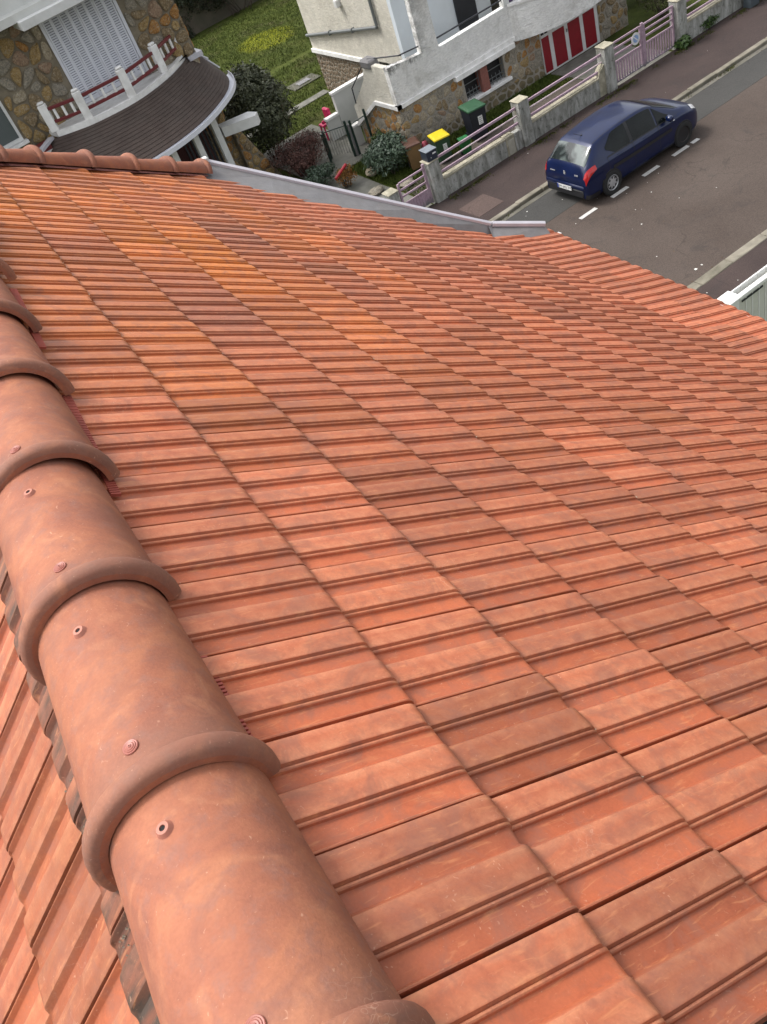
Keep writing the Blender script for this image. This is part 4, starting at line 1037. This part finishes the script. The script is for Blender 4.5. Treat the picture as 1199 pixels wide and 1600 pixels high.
# ------------------------------------------------------------ wheelie bins
def bin_(name, x, y, rz, s, body, lid, label, lh_=1.0, sticker=True, group='household waste bins by the stone basement'):
    r = empty(name, (x, y, .02), label, 'bin', group, rz)
    bw, bd_, ht = .24 * s, .27 * s, .92 * s * lh_
    m = MB(); n = 1
    v = [(sx * bw * k, sy * bd_ * k, z) for z, k in ((.07, .80), (ht - .05, 1.0), (ht, 1.05)) for sx, sy in ((-1, -1), (1, -1), (1, 1), (-1, 1))]
    f = [(0, 3, 2, 1)] + [(a * 4 + b, a * 4 + (b + 1) % 4, (a + 1) * 4 + (b + 1) % 4, (a + 1) * 4 + b) for a in range(2) for b in range(4)] + [(8, 9, 10, 11)]
    m.add(v, f); m.build('bin_body', body, r)
    m = MB()
    L = [(-1.12, -1.12, 0), (1.12, -1.12, 0), (1.12, 1.12, .01), (-1.12, 1.12, .01), (-1.10, -1.10, .035), (1.10, -1.10, .035), (1.1, 1.1, .05), (-1.1, 1.1, .05), (-.85, -.8, .07), (.85, -.8, .07), (.85, .85, .085), (-.85, .85, .085)]
    m.add([(a * bw, b * bd_, ht + .004 + c * s) for a, b, c in L], [(0, 1, 5, 4), (1, 2, 6, 5), (2, 3, 7, 6), (3, 0, 4, 7), (4, 5, 9, 8), (5, 6, 10, 9), (6, 7, 11, 10), (7, 4, 8, 11), (8, 9, 10, 11), (3, 2, 1, 0)])
    m.build('bin_lid', lid, r)
    m = MB(); m.tube([(-bw * .9, bd_ * 1.15, ht - .03), (bw * .9, bd_ * 1.15, ht - .03)], .018 * s, 6); m.build('handle', body, r)
    for sx in (-1, 1):
        T = Matrix.Translation((sx * bw * .82, bd_ * .85, .10 * s)) @ Matrix.Rotation(R_(90), 4, 'Y')
        one('lathe', [(0, -.025), (.10 * s, -.025), (.10 * s, .025), (0, .025)], n=16, T=T).build('wheel', M_IRON, r)
    if sticker:
        one('box', -.02 * s, .11 * s, -bd_ * .965 - .012, -bd_ * .965 - .006, ht * .52, ht * .78).build('sticker', M_WHITE, r)
        lm = MB()
        for q in range(4): lm.box(0, .09 * s, -bd_ * .965 - .0145, -bd_ * .965 - .0125, ht * (.55 + q * .055), ht * (.55 + q * .055) + .012 * s)
        lm.build('sticker_print', simple('print_grey', (.12, .12, .13), .6), r)
    return r
M_GBIN = simple('dark_green_plastic', (.018, .048, .024), .5, .08, 5)
bin_('wheelie_bin', 13.55, 22.78, R_(-14), .98, M_GBIN, simple('yellow_plastic', (.62, .47, .01), .45, .04), 'dark green wheelie bin with bright yellow lid', .88)
bin_('wheelie_bin', 15.0, 22.85, R_(-10), 1.18, simple('black_plastic', (.012, .014, .022), .45, .08, 5), simple('green_lid', (.022, .08, .035), .45, .05), 'tall black wheelie bin with dark green lid below the basement window', .92)
bin_('food_caddy', 14.13, 22.35, R_(-16), .62, simple('bright_green_plastic', (.008, .085, .022), .45, .06), simple('green_caddy_lid', (.015, .12, .035), .45), 'small bright green bin between the yellow-lidded and black bins', .85, False)
bin_('garden_waste_bin', 12.86, 23.35, R_(-20), .95, simple('tan_plastic', (.16, .092, .035), .6, .15, 4), simple('brown_lid', (.075, .03, .017), .55), 'tan garden waste bin with brown lid against the stone corner', .92, False)
rb = MB(); 
rb.grid(lambda i, j: (13.22 + .15 * math.cos(i * 6.283) * math.sin(.2 + j * 2.7) * (1 + .12 * math.sin(i * 25)), 23.15 + .13 * math.sin(i * 6.283) * math.sin(.2 + j * 2.7) * (1 + .1 * math.sin(i * 31)), .42 - .36 * math.cos(j * 3.0)), 16, 9)
o = rb.build('refuse_bag', simple('pink_red_bag', (.30, .05, .075), .35, .3, 14), None, 60); tag(o, 'pinkish red plastic bag squeezed between tan bin and yellow-lidded bin', 'bag')

# ------------------------------------------------------------ car
CARX, CARY, CARAZ = 0, 0, 0
def build_car():
    # rear axle on the ground: 14.0.., heading +X
    root = empty('parked_car', (CX0, CY0, .017), 'dark blue five-door hatchback parked at the kerb, seen from behind', 'car', rz=CYAW)
    M_BODY, t, b = newmat('navy_car_paint'); P = objpos(t)
    c = ramp(t, noise(t, P, 1.5, 3), [(.3, (.002, .007, .036)), (.7, (.0035, .011, .055))])
    t.links.new(c, b.inputs['Base Color']); b.inputs['Roughness'].default_value = .28; b.inputs['Metallic'].default_value = .15
    b.inputs['Coat Weight'].default_value = .5; b.inputs['Specular IOR Level'].default_value = .3; b.inputs['Coat Roughness'].default_value = .08
    M_CG = simple('car_glass', (.006, .008, .008), .16, .4, 3, spec=.22)
    M_RG, tt, bb = newmat('rear_glass'); P = objpos(tt)
    cc_ = ramp(tt, noise(tt, P, 2.2, 3, .5, .6), [(.44, (.012, .016, .016)), (.60, (.10, .12, .115))]); tt.links.new(cc_, bb.inputs['Base Color']); bb.inputs['Roughness'].default_value = .08
    M_BLK = simple('black_plastic_trim', (.012, .012, .014), .5); M_TYRE = simple('tyre_rubber', (.014, .014, .014), .85)
    M_RIM = simple('silver_hubcap', (.42, .42, .43), .35, .05, 20, metal=.3); M_STEEL = simple('black_steel_rim', (.03, .022, .02), .6)
    M_LAMP = simple('red_lamp', (.42, .012, .014), .15, .15, 12, spec=.7); M_HL = simple('clear_lamp', (.55, .55, .56), .1, .1, 20, spec=.8)
    # stations: x, half width low, z belt, half width belt, z top, half width top
    ST_ = [(-.80, .66, .62, .60, .66, .50, .26), (-.79, .74, .70, .70, .74, .60, .22), (-.74, .79, .84, .74, .90, .62, .19), (-.69, .81, .90, .76, 1.00, .63, .18), (-.60, .83, .93, .78, 1.10, .64, .18),
           (-.45, .85, .95, .80, 1.24, .63, .18), (-.28, .86, .955, .81, 1.375, .60, .18), (-.15, .865, .955, .815, 1.425, .59, .18), (.25, .87, .95, .82, 1.475, .585, .18), (.80, .873, .93, .82, 1.505, .585, .18),
           (1.35, .873, .915, .82, 1.495, .58, .18), (1.75, .873, .905, .82, 1.43, .575, .18), (2.10, .873, .90, .81, 1.27, .62, .18), (2.45, .870, .90, .80, 1.09, .68, .18), (2.62, .868, .90, .79, 1.01, .70, .18),
           (2.85, .86, .87, .77, .955, .68, .18), (3.10, .82, .80, .72, .86, .62, .19), (3.27, .75, .72, .64, .77, .54, .21), (3.37, .64, .60, .54, .66, .44, .25), (3.40, .55, .50, .46, .56, .38, .28)]
    dense = catmull(ST_, 5); xs = [d[0] for d in dense]
    def prof(d, v):
        x, w0, zb, wb, zt, wt, z0 = d
        pts = [(w0 * .93, z0), (w0 * .99, z0 + .10), (w0, (z0 + zb) * .5), (w0 * .985, zb - .10), (wb, zb), (wb + (wt - wb) * .5, zb + (zt - zb) * .52), (wt, zt - min(.045, (zt - zb) * .25)), (wt * .86, zt - .004), (wt * .45, zt + .012), (0, zt + .016)]
        n = len(pts) - 1; f = min(max(v, 0), 1) * n; i = min(int(f), n - 1); t_ = f - i
        a = pts[max(i - 1, 0)]; b2 = pts[i]; c2 = pts[i + 1]; d2 = pts[min(i + 2, n)]
        g = [.5 * (2 * b2[j] + (c2[j] - a[j]) * t_ + (2 * a[j] - 5 * b2[j] + 4 * c2[j] - d2[j]) * t_ * t_ + (3 * b2[j] - a[j] - 3 * c2[j] + d2[j]) * t_ ** 3) for j in (0, 1)]
        return g
    def at(x, v, side, off=0.0):
        i = 0
        while i < len(dense) - 2 and dense[i + 1][0] < x: i += 1
        a, b2 = dense[i], dense[i + 1]; t_ = (x - a[0]) / max(b2[0] - a[0], 1e-6); t_ = min(max(t_, 0), 1)
        d = tuple(a[j] + (b2[j] - a[j]) * t_ for j in range(7)); y, z = prof(d, v)
        p = Vector((x, side * y, z))
        if off:
            y2, z2 = prof(d, v + .01); y1, z1 = prof(d, v - .01)
            dd = tuple(dense[min(i + 2, len(dense) - 1)][j] for j in range(7)); y3, z3 = prof(dd, v); y4, z4 = prof(dense[max(i - 1, 0)], v)
            T1 = Vector((0, side * (y2 - y1), z2 - z1)); T2 = Vector((dd[0] - dense[max(i - 1, 0)][0], side * (y3 - y4), z3 - z4))
            N = T2.cross(T1).normalized()
            if N.dot(Vector((0, side, .6))) < 0: N = -N
            p += N * off
        return p
    nv = 36; m = MB()
    for side in (1, -1):
        V = []
        for d in dense:
            for j in range(nv + 1):
                y, z = prof(d, j / nv); V.append((d[0], side * y, z))
        F = []
        for i in range(len(dense) - 1):
            for j in range(nv):
                a = i * (nv + 1) + j; q = (a, a + nv + 1, a + nv + 2, a + 1); F.append(q if side < 0 else q[::-1])
        m.add(V, F)
    for d in (dense[0], dense[-1]):
        V = [(d[0], -prof(d, j / nv)[0], prof(d, j / nv)[1]) for j in range(nv + 1)] + [(d[0], prof(d, j / nv)[0], prof(d, j / nv)[1]) for j in range(nv, -1, -1)]
        m.add(V, [tuple(range(len(V)))])
    m.build('body', M_BODY, root, 40)
    def patch(name, x0, x1, v0f, v1f, side, off, mat, nx=12, nvv=5, par=root, sm=40):
        mm = MB(); mm.grid(lambda i, j: at(x0 + (x1 - x0) * i, v0f(i) + (v1f(i) - v0f(i)) * j, side, off), nx, nvv); return mm.build(name, mat, par, sm)
    K = 1 / 9.0
    for side in (1, -1):
        # rear quarter light + rear door glass, front door glass
        patch('side_window', .02, .80, lambda i: 4.22 * K + (1 - min(i * 3.2, 1)) * .55 * K, lambda i: (5.0 + .95 * min(i * 2.2, 1)) * K, side, .008, M_CG)
        patch('door_pillar', .76, .93, lambda i: 4.3 * K, lambda i: 5.95 * K, side, .006, M_BLK)
        patch('side_window', .90, 1.72, lambda i: 4.2 * K, lambda i: 5.92 * K, side, .008, M_CG)
        patch('side_window', 1.78, 2.28, lambda i: 4.2 * K, lambda i: (5.9 - 1.45 * i) * K, side, .008, M_CG)
        patch('window_surround', .0, 2.30, lambda i: 4.12 * K, lambda i: 4.22 * K, side, .010, M_BLK, 20, 1)
        patch('roof_seam', -.2, 1.8, lambda i: 6.75 * K, lambda i: 6.85 * K, side, .004, M_BLK, 20, 1)
        patch('side_moulding', .1, 2.2, lambda i: 2.25 * K, lambda i: 2.55 * K, side, .012, M_BLK, 20, 2)
        patch('sill_trim', .35, 2.25, lambda i: .05 * K, lambda i: .85 * K, side, .006, M_BLK, 20, 2)
        patch('tail_lamp', -.775, -.42, lambda i: (2.6 + .7 * i) * K, lambda i: (4.5 - .2 * i) * K, side, .012, M_LAMP, 8, 4)
        patch('headlamp', 3.02, 3.33, lambda i: (3.5 - .2 * i) * K, lambda i: (5.6 - .2 * i) * K, side, .010, M_HL, 8, 4)
        for x in (.86, 1.76, -.02): patch('door_gap', x, x + .012, lambda i: .9 * K, lambda i: 4.15 * K, side, .004, M_BLK, 1, 10)
        for x in (.30, 1.22): patch('door_handle', x, x + .20, lambda i: 3.55 * K, lambda i: 3.72 * K, side, .03, M_BODY, 4, 1)
        mir = MB(); mir.cbox(2.02, 2.16, side * .93 - .10, side * .93 + .10, .93, 1.07, .035); mir.build('wing_mirror', M_BODY, root, 40)
        patch('indicator', 2.28, 2.34, lambda i: 3.15 * K, lambda i: 3.35 * K, side, .010, M_HL, 1, 1)
        patch('rear_window', -.655, -.31, lambda i: (6.0 + .15 * i) * K + .0, lambda i: 1.0, side, .010, M_RG, 10, 8)
        patch('windscreen', 1.86, 2.56, lambda i: 6.25 * K, lambda i: 1.0, side, .008, M_CG, 12, 8)
        patch('bumper_strip', -.795, -.20, lambda i: 1.9 * K, lambda i: 2.55 * K, side, .02, M_BODY, 10, 2)
        patch('lower_bumper', -.79, -.42, lambda i: .02 * K, lambda i: 1.2 * K, side, .012, M_BLK, 8, 2)
    mm = MB(); mm.cbox(-.845, -.79, -.72, .72, .46, .58, .03); mm.build('rear_bumper', M_BODY, root, 40)
    mm = MB(); mm.cbox(-.83, -.79, -.66, .66, .24, .44, .02); mm.build('bumper_insert', M_BLK, root, 40)
    pl = MB(); pl.box(-.856, -.846, -.26, .26, .40, .51); plo = pl.build('number_plate', M_WHITE, root)
    one('box', -.858, -.8565, .215, .26, .40, .51).build('plate_band', simple('plate_blue', (.02, .05, .35), .4), plo)
    # characters of the plate as strokes: seven-segment like letters
    txt = bpy.data.curves.new('plate_text', 'FONT'); txt.body = 'BM 643 TY'; txt.size = .105; txt.align_x = 'CENTER'; txt.align_y = 'CENTER'; txt.extrude = .0008
    to = bpy.data.objects.new('plate_text', txt); COL.objects.link(to)
    dg_ = bpy.context.evaluated_depsgraph_get(); me = bpy.data.meshes.new_from_object(to.evaluated_get(dg_)); bpy.data.objects.remove(to)
    me.materials.clear(); me.materials.append(M_BLK); tx = bpy.data.objects.new('plate_characters', me); COL.objects.link(tx); tx.parent = plo
    tx.matrix_local = Matrix.Translation((-.8575, -.01, .455)) @ Matrix(((0, 0, -1, 0), (-1, 0, 0, 0), (0, 1, 0, 0), (0, 0, 0, 1)))
    # lion-like small chrome badge and model script
    bm_ = MB()
    for (a, b2, c2, d2) in ((.0, .84, .012, .88), (-.02, .80, -.004, .85), (.006, .79, .02, .835), (-.03, .775, .0, .79)): bm_.box(-.785, -.770, a - .012, c2 + .012, b2 - .01, d2 - .01)
    bm_.build('badge', M_RIM, root)
    mm = MB()
    for q in range(3): mm.box(-.792, -.775, -.50 + q * .045, -.475 + q * .045, .80, .835)
    for q in range(7): mm.box(-.792, -.775, .36 + q * .026, .375 + q * .026, .80, .822)
    mm.build('boot_script', M_RIM, root)
    for side in (1, -1):
        pass
    mm = MB(); mm.tube([(-.05, 0, 1.45), (-.30, 0, 1.62)], .006, 5); mm.lathe([(.03, 1.44), (.02, 1.475), (0, 1.48)], n=10, T=Matrix.Translation((-.05, 0, 0))); mm.build('aerial', M_BLK, root)
    mm = MB(); mm.tube([(2.50, -.55, 1.085), (2.36, .1, 1.16)], .008, 5); mm.tube([(2.52, .05, 1.085), (2.38, .6, 1.13)], .008, 5); mm.build('wiper', M_BLK, root)
    patch('bonnet_gap', 2.60, 2.625, lambda i: 5.9 * K, lambda i: 1.0, 1, .006, M_BLK, 1, 8); patch('bonnet_gap', 2.60, 2.625, lambda i: 5.9 * K, lambda i: 1.0, -1, .006, M_BLK, 1, 8)
    # wheels
    for wx, hub in ((0, True), (2.61, False)):
        for side in (1, -1):
            T = Matrix.Translation((wx, side * .868, .33)) @ Matrix.Rotation(R_(90) * -side, 4, 'X')
            one('lathe', [(0, -.02), (.338, -.02), (.342, .0), (.336, .005), (0, .005)], n=36, T=T).build('wheel_arch', M_BLK, root, 30)
            T = Matrix.Translation((wx, side * .80, .315)) @ Matrix.Rotation(R_(90) * -side, 4, 'X')
            wh = one('lathe', [(.19, -.10), (.28, -.10), (.312, -.08), (.318, 0), (.312, .085), (.28, .102), (.205, .098), (.20, .06)], n=36, T=T).build('tyre', M_TYRE, root, 40)
            if hub:
                one('lathe', [(.205, .085), (.19, .096), (.175, .07), (.05, .085), (0, .09)], n=36, T=T).build('hubcap', M_RIM, wh, 30)
                hm_ = MB()
                for q in range(8):
                    a = q * math.pi / 4; hm_.lathe([(0, .086), (.026, .083)], n=12, T=T @ Matrix.Translation((.128 * math.cos(a), .128 * math.sin(a), .0)))
                hm_.build('hubcap_holes', M_BLK, wh)
            else:
                one('lathe', [(.205, .08), (.195, .09), (.17, .05), (.12, .055), (.10, .07), (.05, .072), (.045, .05), (0, .05)], n=36, T=T).build('rim', M_STEEL, wh, 30)
    return root
CX0, CY0, CYAW = 14.32, 17.12, R_(.5)
car = build_car()

# ------------------------------------------------------------ plants
def leaf_cloud(root, blobs, n, size, mat, seed, name='crown', droop=.3, shell=.55, aspect=2.0):
    r = np.random.default_rng(seed); V = []; F = []
    wts = np.array([b[3] * b[4] * b[5] for b in blobs]); wts = wts / wts.sum()
    ids = r.choice(len(blobs), n, p=wts)
    d = r.normal(size=(n, 3)); d /= np.linalg.norm(d, axis=1)[:, None]; d[:, 2] = np.abs(d[:, 2]) * np.sign(r.uniform(-.35, 1, n))
    rad = shell + (1 - shell) * r.uniform(0, 1, n) ** .5 + r.normal(0, .05, n)
    B = np.array(blobs)[ids]
    P = B[:, :3] + d * rad[:, None] * B[:, 3:6]
    P += r.normal(0, .25, (n, 3)) * size
    P[:, 2] = np.maximum(P[:, 2], .03)
    up = d + r.normal(0, .55, (n, 3)); up /= np.linalg.norm(up, axis=1)[:, None]
    a = np.cross(up, r.normal(size=(n, 3))); a /= np.linalg.norm(a, axis=1)[:, None]; b = np.cross(up, a)
    s = size * r.uniform(.6, 1.3, n)[:, None]; hw = s / aspect
    v0 = P - a * s * .5; v1 = P + b * hw * .5 - up * s * .05; v2 = P + a * s * .5 - np.array([0, 0, 1]) * s * droop * .3; v3 = P - b * hw * .5 - up * s * .05
    V = np.stack([v0, v1, v2, v3], 1).reshape(-1, 3)
    me = bpy.data.meshes.new(name); me.vertices.add(n * 4); me.vertices.foreach_set('co', V.ravel())
    me.loops.add(n * 4); me.loops.foreach_set('vertex_index', np.arange(n * 4, dtype=np.int32))
    me.polygons.add(n); me.polygons.foreach_set('loop_start', np.arange(0, n * 4, 4, dtype=np.int32)); me.polygons.foreach_set('loop_total', np.full(n, 4, dtype=np.int32))
    me.materials.append(mat); me.update(calc_edges=True)
    o = bpy.data.objects.new(name, me); COL.objects.link(o); o.parent = root; return o
def stems(root, n, h_, spread, mat, seed, r0=.02):
    rr = random.Random(seed); m = MB()
    for i in range(n):
        a = rr.uniform(0, 6.28); x = rr.uniform(0, spread * .3); p0 = Vector((x * math.cos(a), x * math.sin(a), 0)); p2 = Vector((math.cos(a) * spread * rr.uniform(.4, 1), math.sin(a) * spread * rr.uniform(.4, 1), h_ * rr.uniform(.6, 1)))
        p1 = (p0 + p2) / 2 + Vector((0, 0, h_ * .15)); m.tube([p0, p1, p2], r0, 5, rads=[r0, r0 * .7, r0 * .3])
    return m.build('stems', mat, root)
M_BARK = simple('bark', (.06, .045, .033), .95, .25, 10, bumps=.5)
M_TWIG = simple('red_twig', (.075, .03, .024), .8, .3, 10)
def lumps(cx_, cy_, cz, rx, ry, rz_, n, seed, k=.45):
    rr = random.Random(seed); out = [(cx_, cy_, cz, rx * .8, ry * .8, rz_ * .8)]
    for i in range(n):
        a = rr.uniform(0, 6.28); e = rr.uniform(-.2, 1.2); s = rr.uniform(.6, 1.2) * k
        out.append((cx_ + rx * .7 * math.cos(a) * math.cos(e), cy_ + ry * .7 * math.sin(a) * math.cos(e), cz + rz_ * .7 * math.sin(e), rx * s, ry * s, rz_ * s))
    return out
def shrub(name, x, y, rx, ry, hgt, n, size, mat, label, cat, seed, twig=M_BARK, shell=.5, aspect=2., nl=9, ns=9):
    r = empty(name, (x, y, 0), label, cat)
    leaf_cloud(r, lumps(0, 0, hgt * .5, rx, ry, hgt * .5, nl, seed), n, size, mat, seed, shell=shell, aspect=aspect)
    stems(r, ns, hgt * .85, min(rx, ry) * .8, twig, seed); return r
ML_DARK = mat_leaf('olive_leaf', [(.3, (.030, .036, .018)), (.5, (.062, .072, .036)), (.75, (.12, .13, .075))], .55, 2.2)
ML_BLUE = mat_leaf('bluish_leaf', [(.3, (.022, .040, .022)), (.5, (.050, .078, .048)), (.75, (.11, .145, .10))], .45, 3.0)
ML_RED = mat_leaf('reddish_leaf', [(.3, (.045, .020, .016)), (.5, (.085, .036, .028)), (.75, (.13, .062, .045))], .7, 2.5)
ML_ORG = mat_leaf('orange_leaf', [(.3, (.13, .055, .012)), (.5, (.23, .10, .022)), (.75, (.26, .16, .035))], .6, 5)
ML_GRN = mat_leaf('fresh_leaf', [(.3, (.02, .045, .010)), (.5, (.045, .085, .016)), (.75, (.08, .13, .03))], .5, 5)
ML_HEDGE = mat_leaf('hedge_leaf', [(.3, (.012, .017, .009)), (.5, (.025, .032, .016)), (.75, (.045, .055, .026))], .6, 1.2)
shrub('olive_bush', 10.95, 30.1, 1.5, 1.6, 3.0, 17000, .13, ML_DARK, 'large rounded dark olive bush between the two houses', 'bush', 1, nl=16)
shrub('red_twig_shrub', 10.9, 27.3, 1.15, 1.3, 1.25, 7000, .085, ML_RED, 'sprawling reddish brown shrub beside the stone house', 'shrub', 2, M_TWIG, .2, 3.5, 9, 60)
shrub('blue_green_shrub', 12.25, 23.9, .95, .8, 1.15, 3600, .13, ML_BLUE, 'blue-green leafy shrub in the garden near the pink gate', 'shrub', 3, aspect=2.6)
shrub('orange_shrub', 11.0, 24.75, .38, .36, .75, 1300, .07, ML_ORG, 'small orange-leaved shrub just beyond the zinc roof edge', 'shrub', 4)
shrub('low_green_shrub', 10.55, 25.7, .65, .6, .7, 1900, .09, ML_BLUE, 'low dull green shrub left of the orange shrub', 'shrub', 5)
shrub('corner_weed', 13.0, 25.6, .35, .5, .75, 700, .08, ML_GRN, 'scraggy green plant at the foot of the stair wall', 'plant', 6, shell=.2)
shrub('dock_plant', 21.60, 20.52, .30, .18, .42, 260, .16, ML_GRN, 'bright green broad-leaved weed at the foot of the gate pillar', 'plant', 7, shell=.3, aspect=1.9, nl=4)
shrub('wall_ivy', 22.9, 20.66, .42, .10, .5, 420, .07, ML_GRN, 'small ivy clump growing from the wall right of the driveway gate', 'plant', 8, shell=.2, nl=4)
shrub('side_garden_shrub', 23.6, 23.2, 1.0, 1.2, 1.4, 3000, .09, mat_leaf('brown_green_leaf', [(.3, (.03, .028, .012)), (.5, (.06, .06, .022)), (.75, (.10, .10, .04))], .7, 3), 'brownish green bush in the garden right of the garage', 'bush', 9)
shrub('side_garden_bush', 24.6, 25.4, 1.2, 1.0, 1.6, 3200, .10, ML_HEDGE, 'dark bush behind the brownish one at the top right', 'bush', 10)
# back garden wall with hedge creeping over it
bw = empty('back_garden_wall', (20, 51.0, 0), 'grey-brown boundary wall at the far end of the lawn', 'wall')
o = one('box', -14, 8, -.15, .15, 0, 2.6).build('wall_panel', simple('old_brown_wall', (.10, .085, .065), .95, .25, 1.2, bumps=.6, bscale=12, dirt=(.04, .045, .025), dirtamt=.85), bw)
hg = empty('hedge', (20, 50.7, 0), 'dark ivy hedge climbing the wall behind the lawn', 'hedge')
bl = [(x, random.uniform(-.1, .1), random.uniform(.1, .5) + (1.2 if x > -2.2 or random.random() < .3 else 0), .75, .35, random.uniform(.4, 1.1)) for x in np.arange(-6, 5, .55)]
leaf_cloud(hg, bl, 15000, .13, ML_HEDGE, 12)
stems(hg, 14, 2.0, 3.0, M_BARK, 13, .03)

# ------------------------------------------------------------ small garden things
# open green wire gate with posts
M_GREEN = simple('dark_green_metal', (.012, .03, .022), .45)
def poly(root, off, name, m, mat, sm=None): m.v = [tuple(Vector(p) - off) for p in m.v]; return m.build(name, mat, root, sm)
gg = empty('garden_gate', (12.5, 26.5, 0), 'open dark green metal gate with tall posts at the foot of the stairs', 'gate'); GG = Vector((12.5, 26.5, 0))
for (x, y, h_) in ((12.42, 26.5, 1.25), (12.58, 26.45, 1.2), (13.05, 26.15, 1.4), (11.78, 27.15, 1.0), (11.93, 27.35, 1.0)):
    poly(gg, GG, 'post', one('cbox', x - .035, x + .035, y - .035, y + .035, 0, h_, .008), M_GREEN)
poly(gg, GG, 'pale_post', one('cbox', 12.47, 12.53, 26.42, 26.50, 0, 1.1, .008), M_ZINC)
poly(gg, GG, 'top_bar', one('tube', [(12.42, 26.5, 1.1), (11.9, 27.3, .95)], .02, 6), M_GREEN)
poly(gg, GG, 'top_bar', one('tube', [(12.6, 26.45, 1.05), (13.02, 26.15, 1.2)], .02, 6), M_GREEN)
m = MB()
for k in range(9): f_ = (k + .5) / 9; m.tube([(12.42 - .5 * f_, 26.5 + .8 * f_, .15), (12.42 - .5 * f_, 26.5 + .8 * f_, 1.05 - .14 * f_)], .006, 4)
poly(gg, GG, 'gate_wires', m, M_GREEN)
# pink plastic toy chair
ch = empty('toy_chair', (12.9, 28.95, 0), 'bright pink plastic child chair behind the low white wall', 'chair'); CHO = Vector((12.9, 28.95, 0))
M_PINKP = simple('pink_plastic', (.55, .02, .10), .4)
poly(ch, CHO, 'seat', one('cbox', 12.66, 13.10, 28.78, 29.15, .50, .58, .02), M_PINKP)
poly(ch, CHO, 'backrest', one('cbox', 12.98, 13.12, 28.78, 29.15, .58, 1.02, .03), M_PINKP)
poly(ch, CHO, 'armrest', one('cbox', 12.66, 13.0, 28.76, 28.83, .62, .74, .02), M_PINKP)
for x in (12.70, 13.04):
    for y in (28.82, 29.10): poly(ch, CHO, 'leg', one('cbox', x - .025, x + .025, y - .025, y + .025, 0, .5, .006), M_PINKP)
tag(one('tube', [(10.55, 24.45, .62), (11.12, 24.62, .78)], .05, 8).build('red_tube', simple('red_plastic', (.32, .012, .02), .35)), 'short red plastic tube lying among the shrubs by the roof edge', 'tube')
sb = empty('well_cover', (15.4, 35.4, 0), 'grey concrete slab with a small metal lid set in the lawn', 'cover'); SBO = Vector((15.4, 35.4, 0))
poly(sb, SBO, 'slab', one('cbox', 14.75, 16.1, 35.0, 35.9, 0, .05, .015), simple('mossy_slab', (.095, .09, .07), .95, .25, 6, dirt=(.04, .05, .02), dirtamt=.8))
poly(sb, SBO, 'lid', one('cbox', 15.1, 15.7, 35.2, 35.6, .051, .08, .01), M_ZINC)
# rocks by the pink gate
rr = random.Random(9)
for (x, y, s, lab) in ((11.95, 24.6, .30, 'largest pale rock edging the flower bed under the blue-green shrub'), (11.2, 23.3, .26, 'flat brown rock near the red plastic tube'), (12.0, 22.7, .24, 'grey rock at the path edge beside the pink gate'), (11.6, 28.3, .16, 'small round whitish stone lying in the reddish shrub')):
    m = MB(); sd_ = [rr.uniform(.75, 1.2) for _ in range(60)]
    m.grid(lambda i, j: (s * sd_[int(i * 9) % 9 + 9 * int(j * 5)] * math.cos(i * 6.2832) * math.sin(.05 + j * 3.0), s * .8 * sd_[int(i * 9) % 9 + 9 * int(j * 5)] * math.sin(i * 6.2832) * math.sin(.05 + j * 3.0), s * .45 * (1 + math.cos(j * 3.1))), 9, 6)
    o = m.build('rock', ST[3] if s < .28 else ST[4], None, 60); o.location = (x, y, 0); tag(o, lab, 'rock', 'rocks in the neighbour garden')

# ------------------------------------------------------------ white boundary fence (ours)
wf_ = empty('white_fence', (10.3, 9.1, 0), 'white slatted boundary fence with square post at the right edge', 'fence'); WFO = Vector((10.3, 9.1, 0))
M_FW = simple('fence_white', (.76, .76, .73), .5, .05, 4); M_FG = simple('fence_board', (.60, .60, .53), .6, .06, 5)
poly(wf_, WFO, 'post', one('cbox', 10.25, 10.49, 8.99, 9.25, 0, 1.76, .015), M_FW)
poly(wf_, WFO, 'post_cap', one('cbox', 10.22, 10.52, 8.96, 9.28, 1.762, 1.80, .012), M_FW)
poly(wf_, WFO, 'top_rail', one('cbox', 10.50, 14.5, 9.00, 9.10, 1.68, 1.76, .01), M_FW)
poly(wf_, WFO, 'mid_rail', one('cbox', 10.50, 14.5, 9.02, 9.08, .3, .38, .01), M_FW)
x = 10.52
while x < 14.4:
    poly(wf_, WFO, 'board', one('cbox', x, x + .148, 9.03, 9.06, .05, 1.68, .006), M_FG)
    poly(wf_, WFO, 'batten', one('cbox', x + .149, x + .171, 9.015, 9.065, .05, 1.69, .004), M_FW)
    x += .172
x = 10.52
while x < 14.3:
    poly(wf_, WFO, 'street_board', one('cbox', x, x + .215, 9.19, 9.22, .05, 1.80, .006), M_FW); x += .225
poly(wf_, WFO, 'slot', one('box', 10.58, 11.12, 9.012, 9.029, 1.60, 1.635), M_IRON)
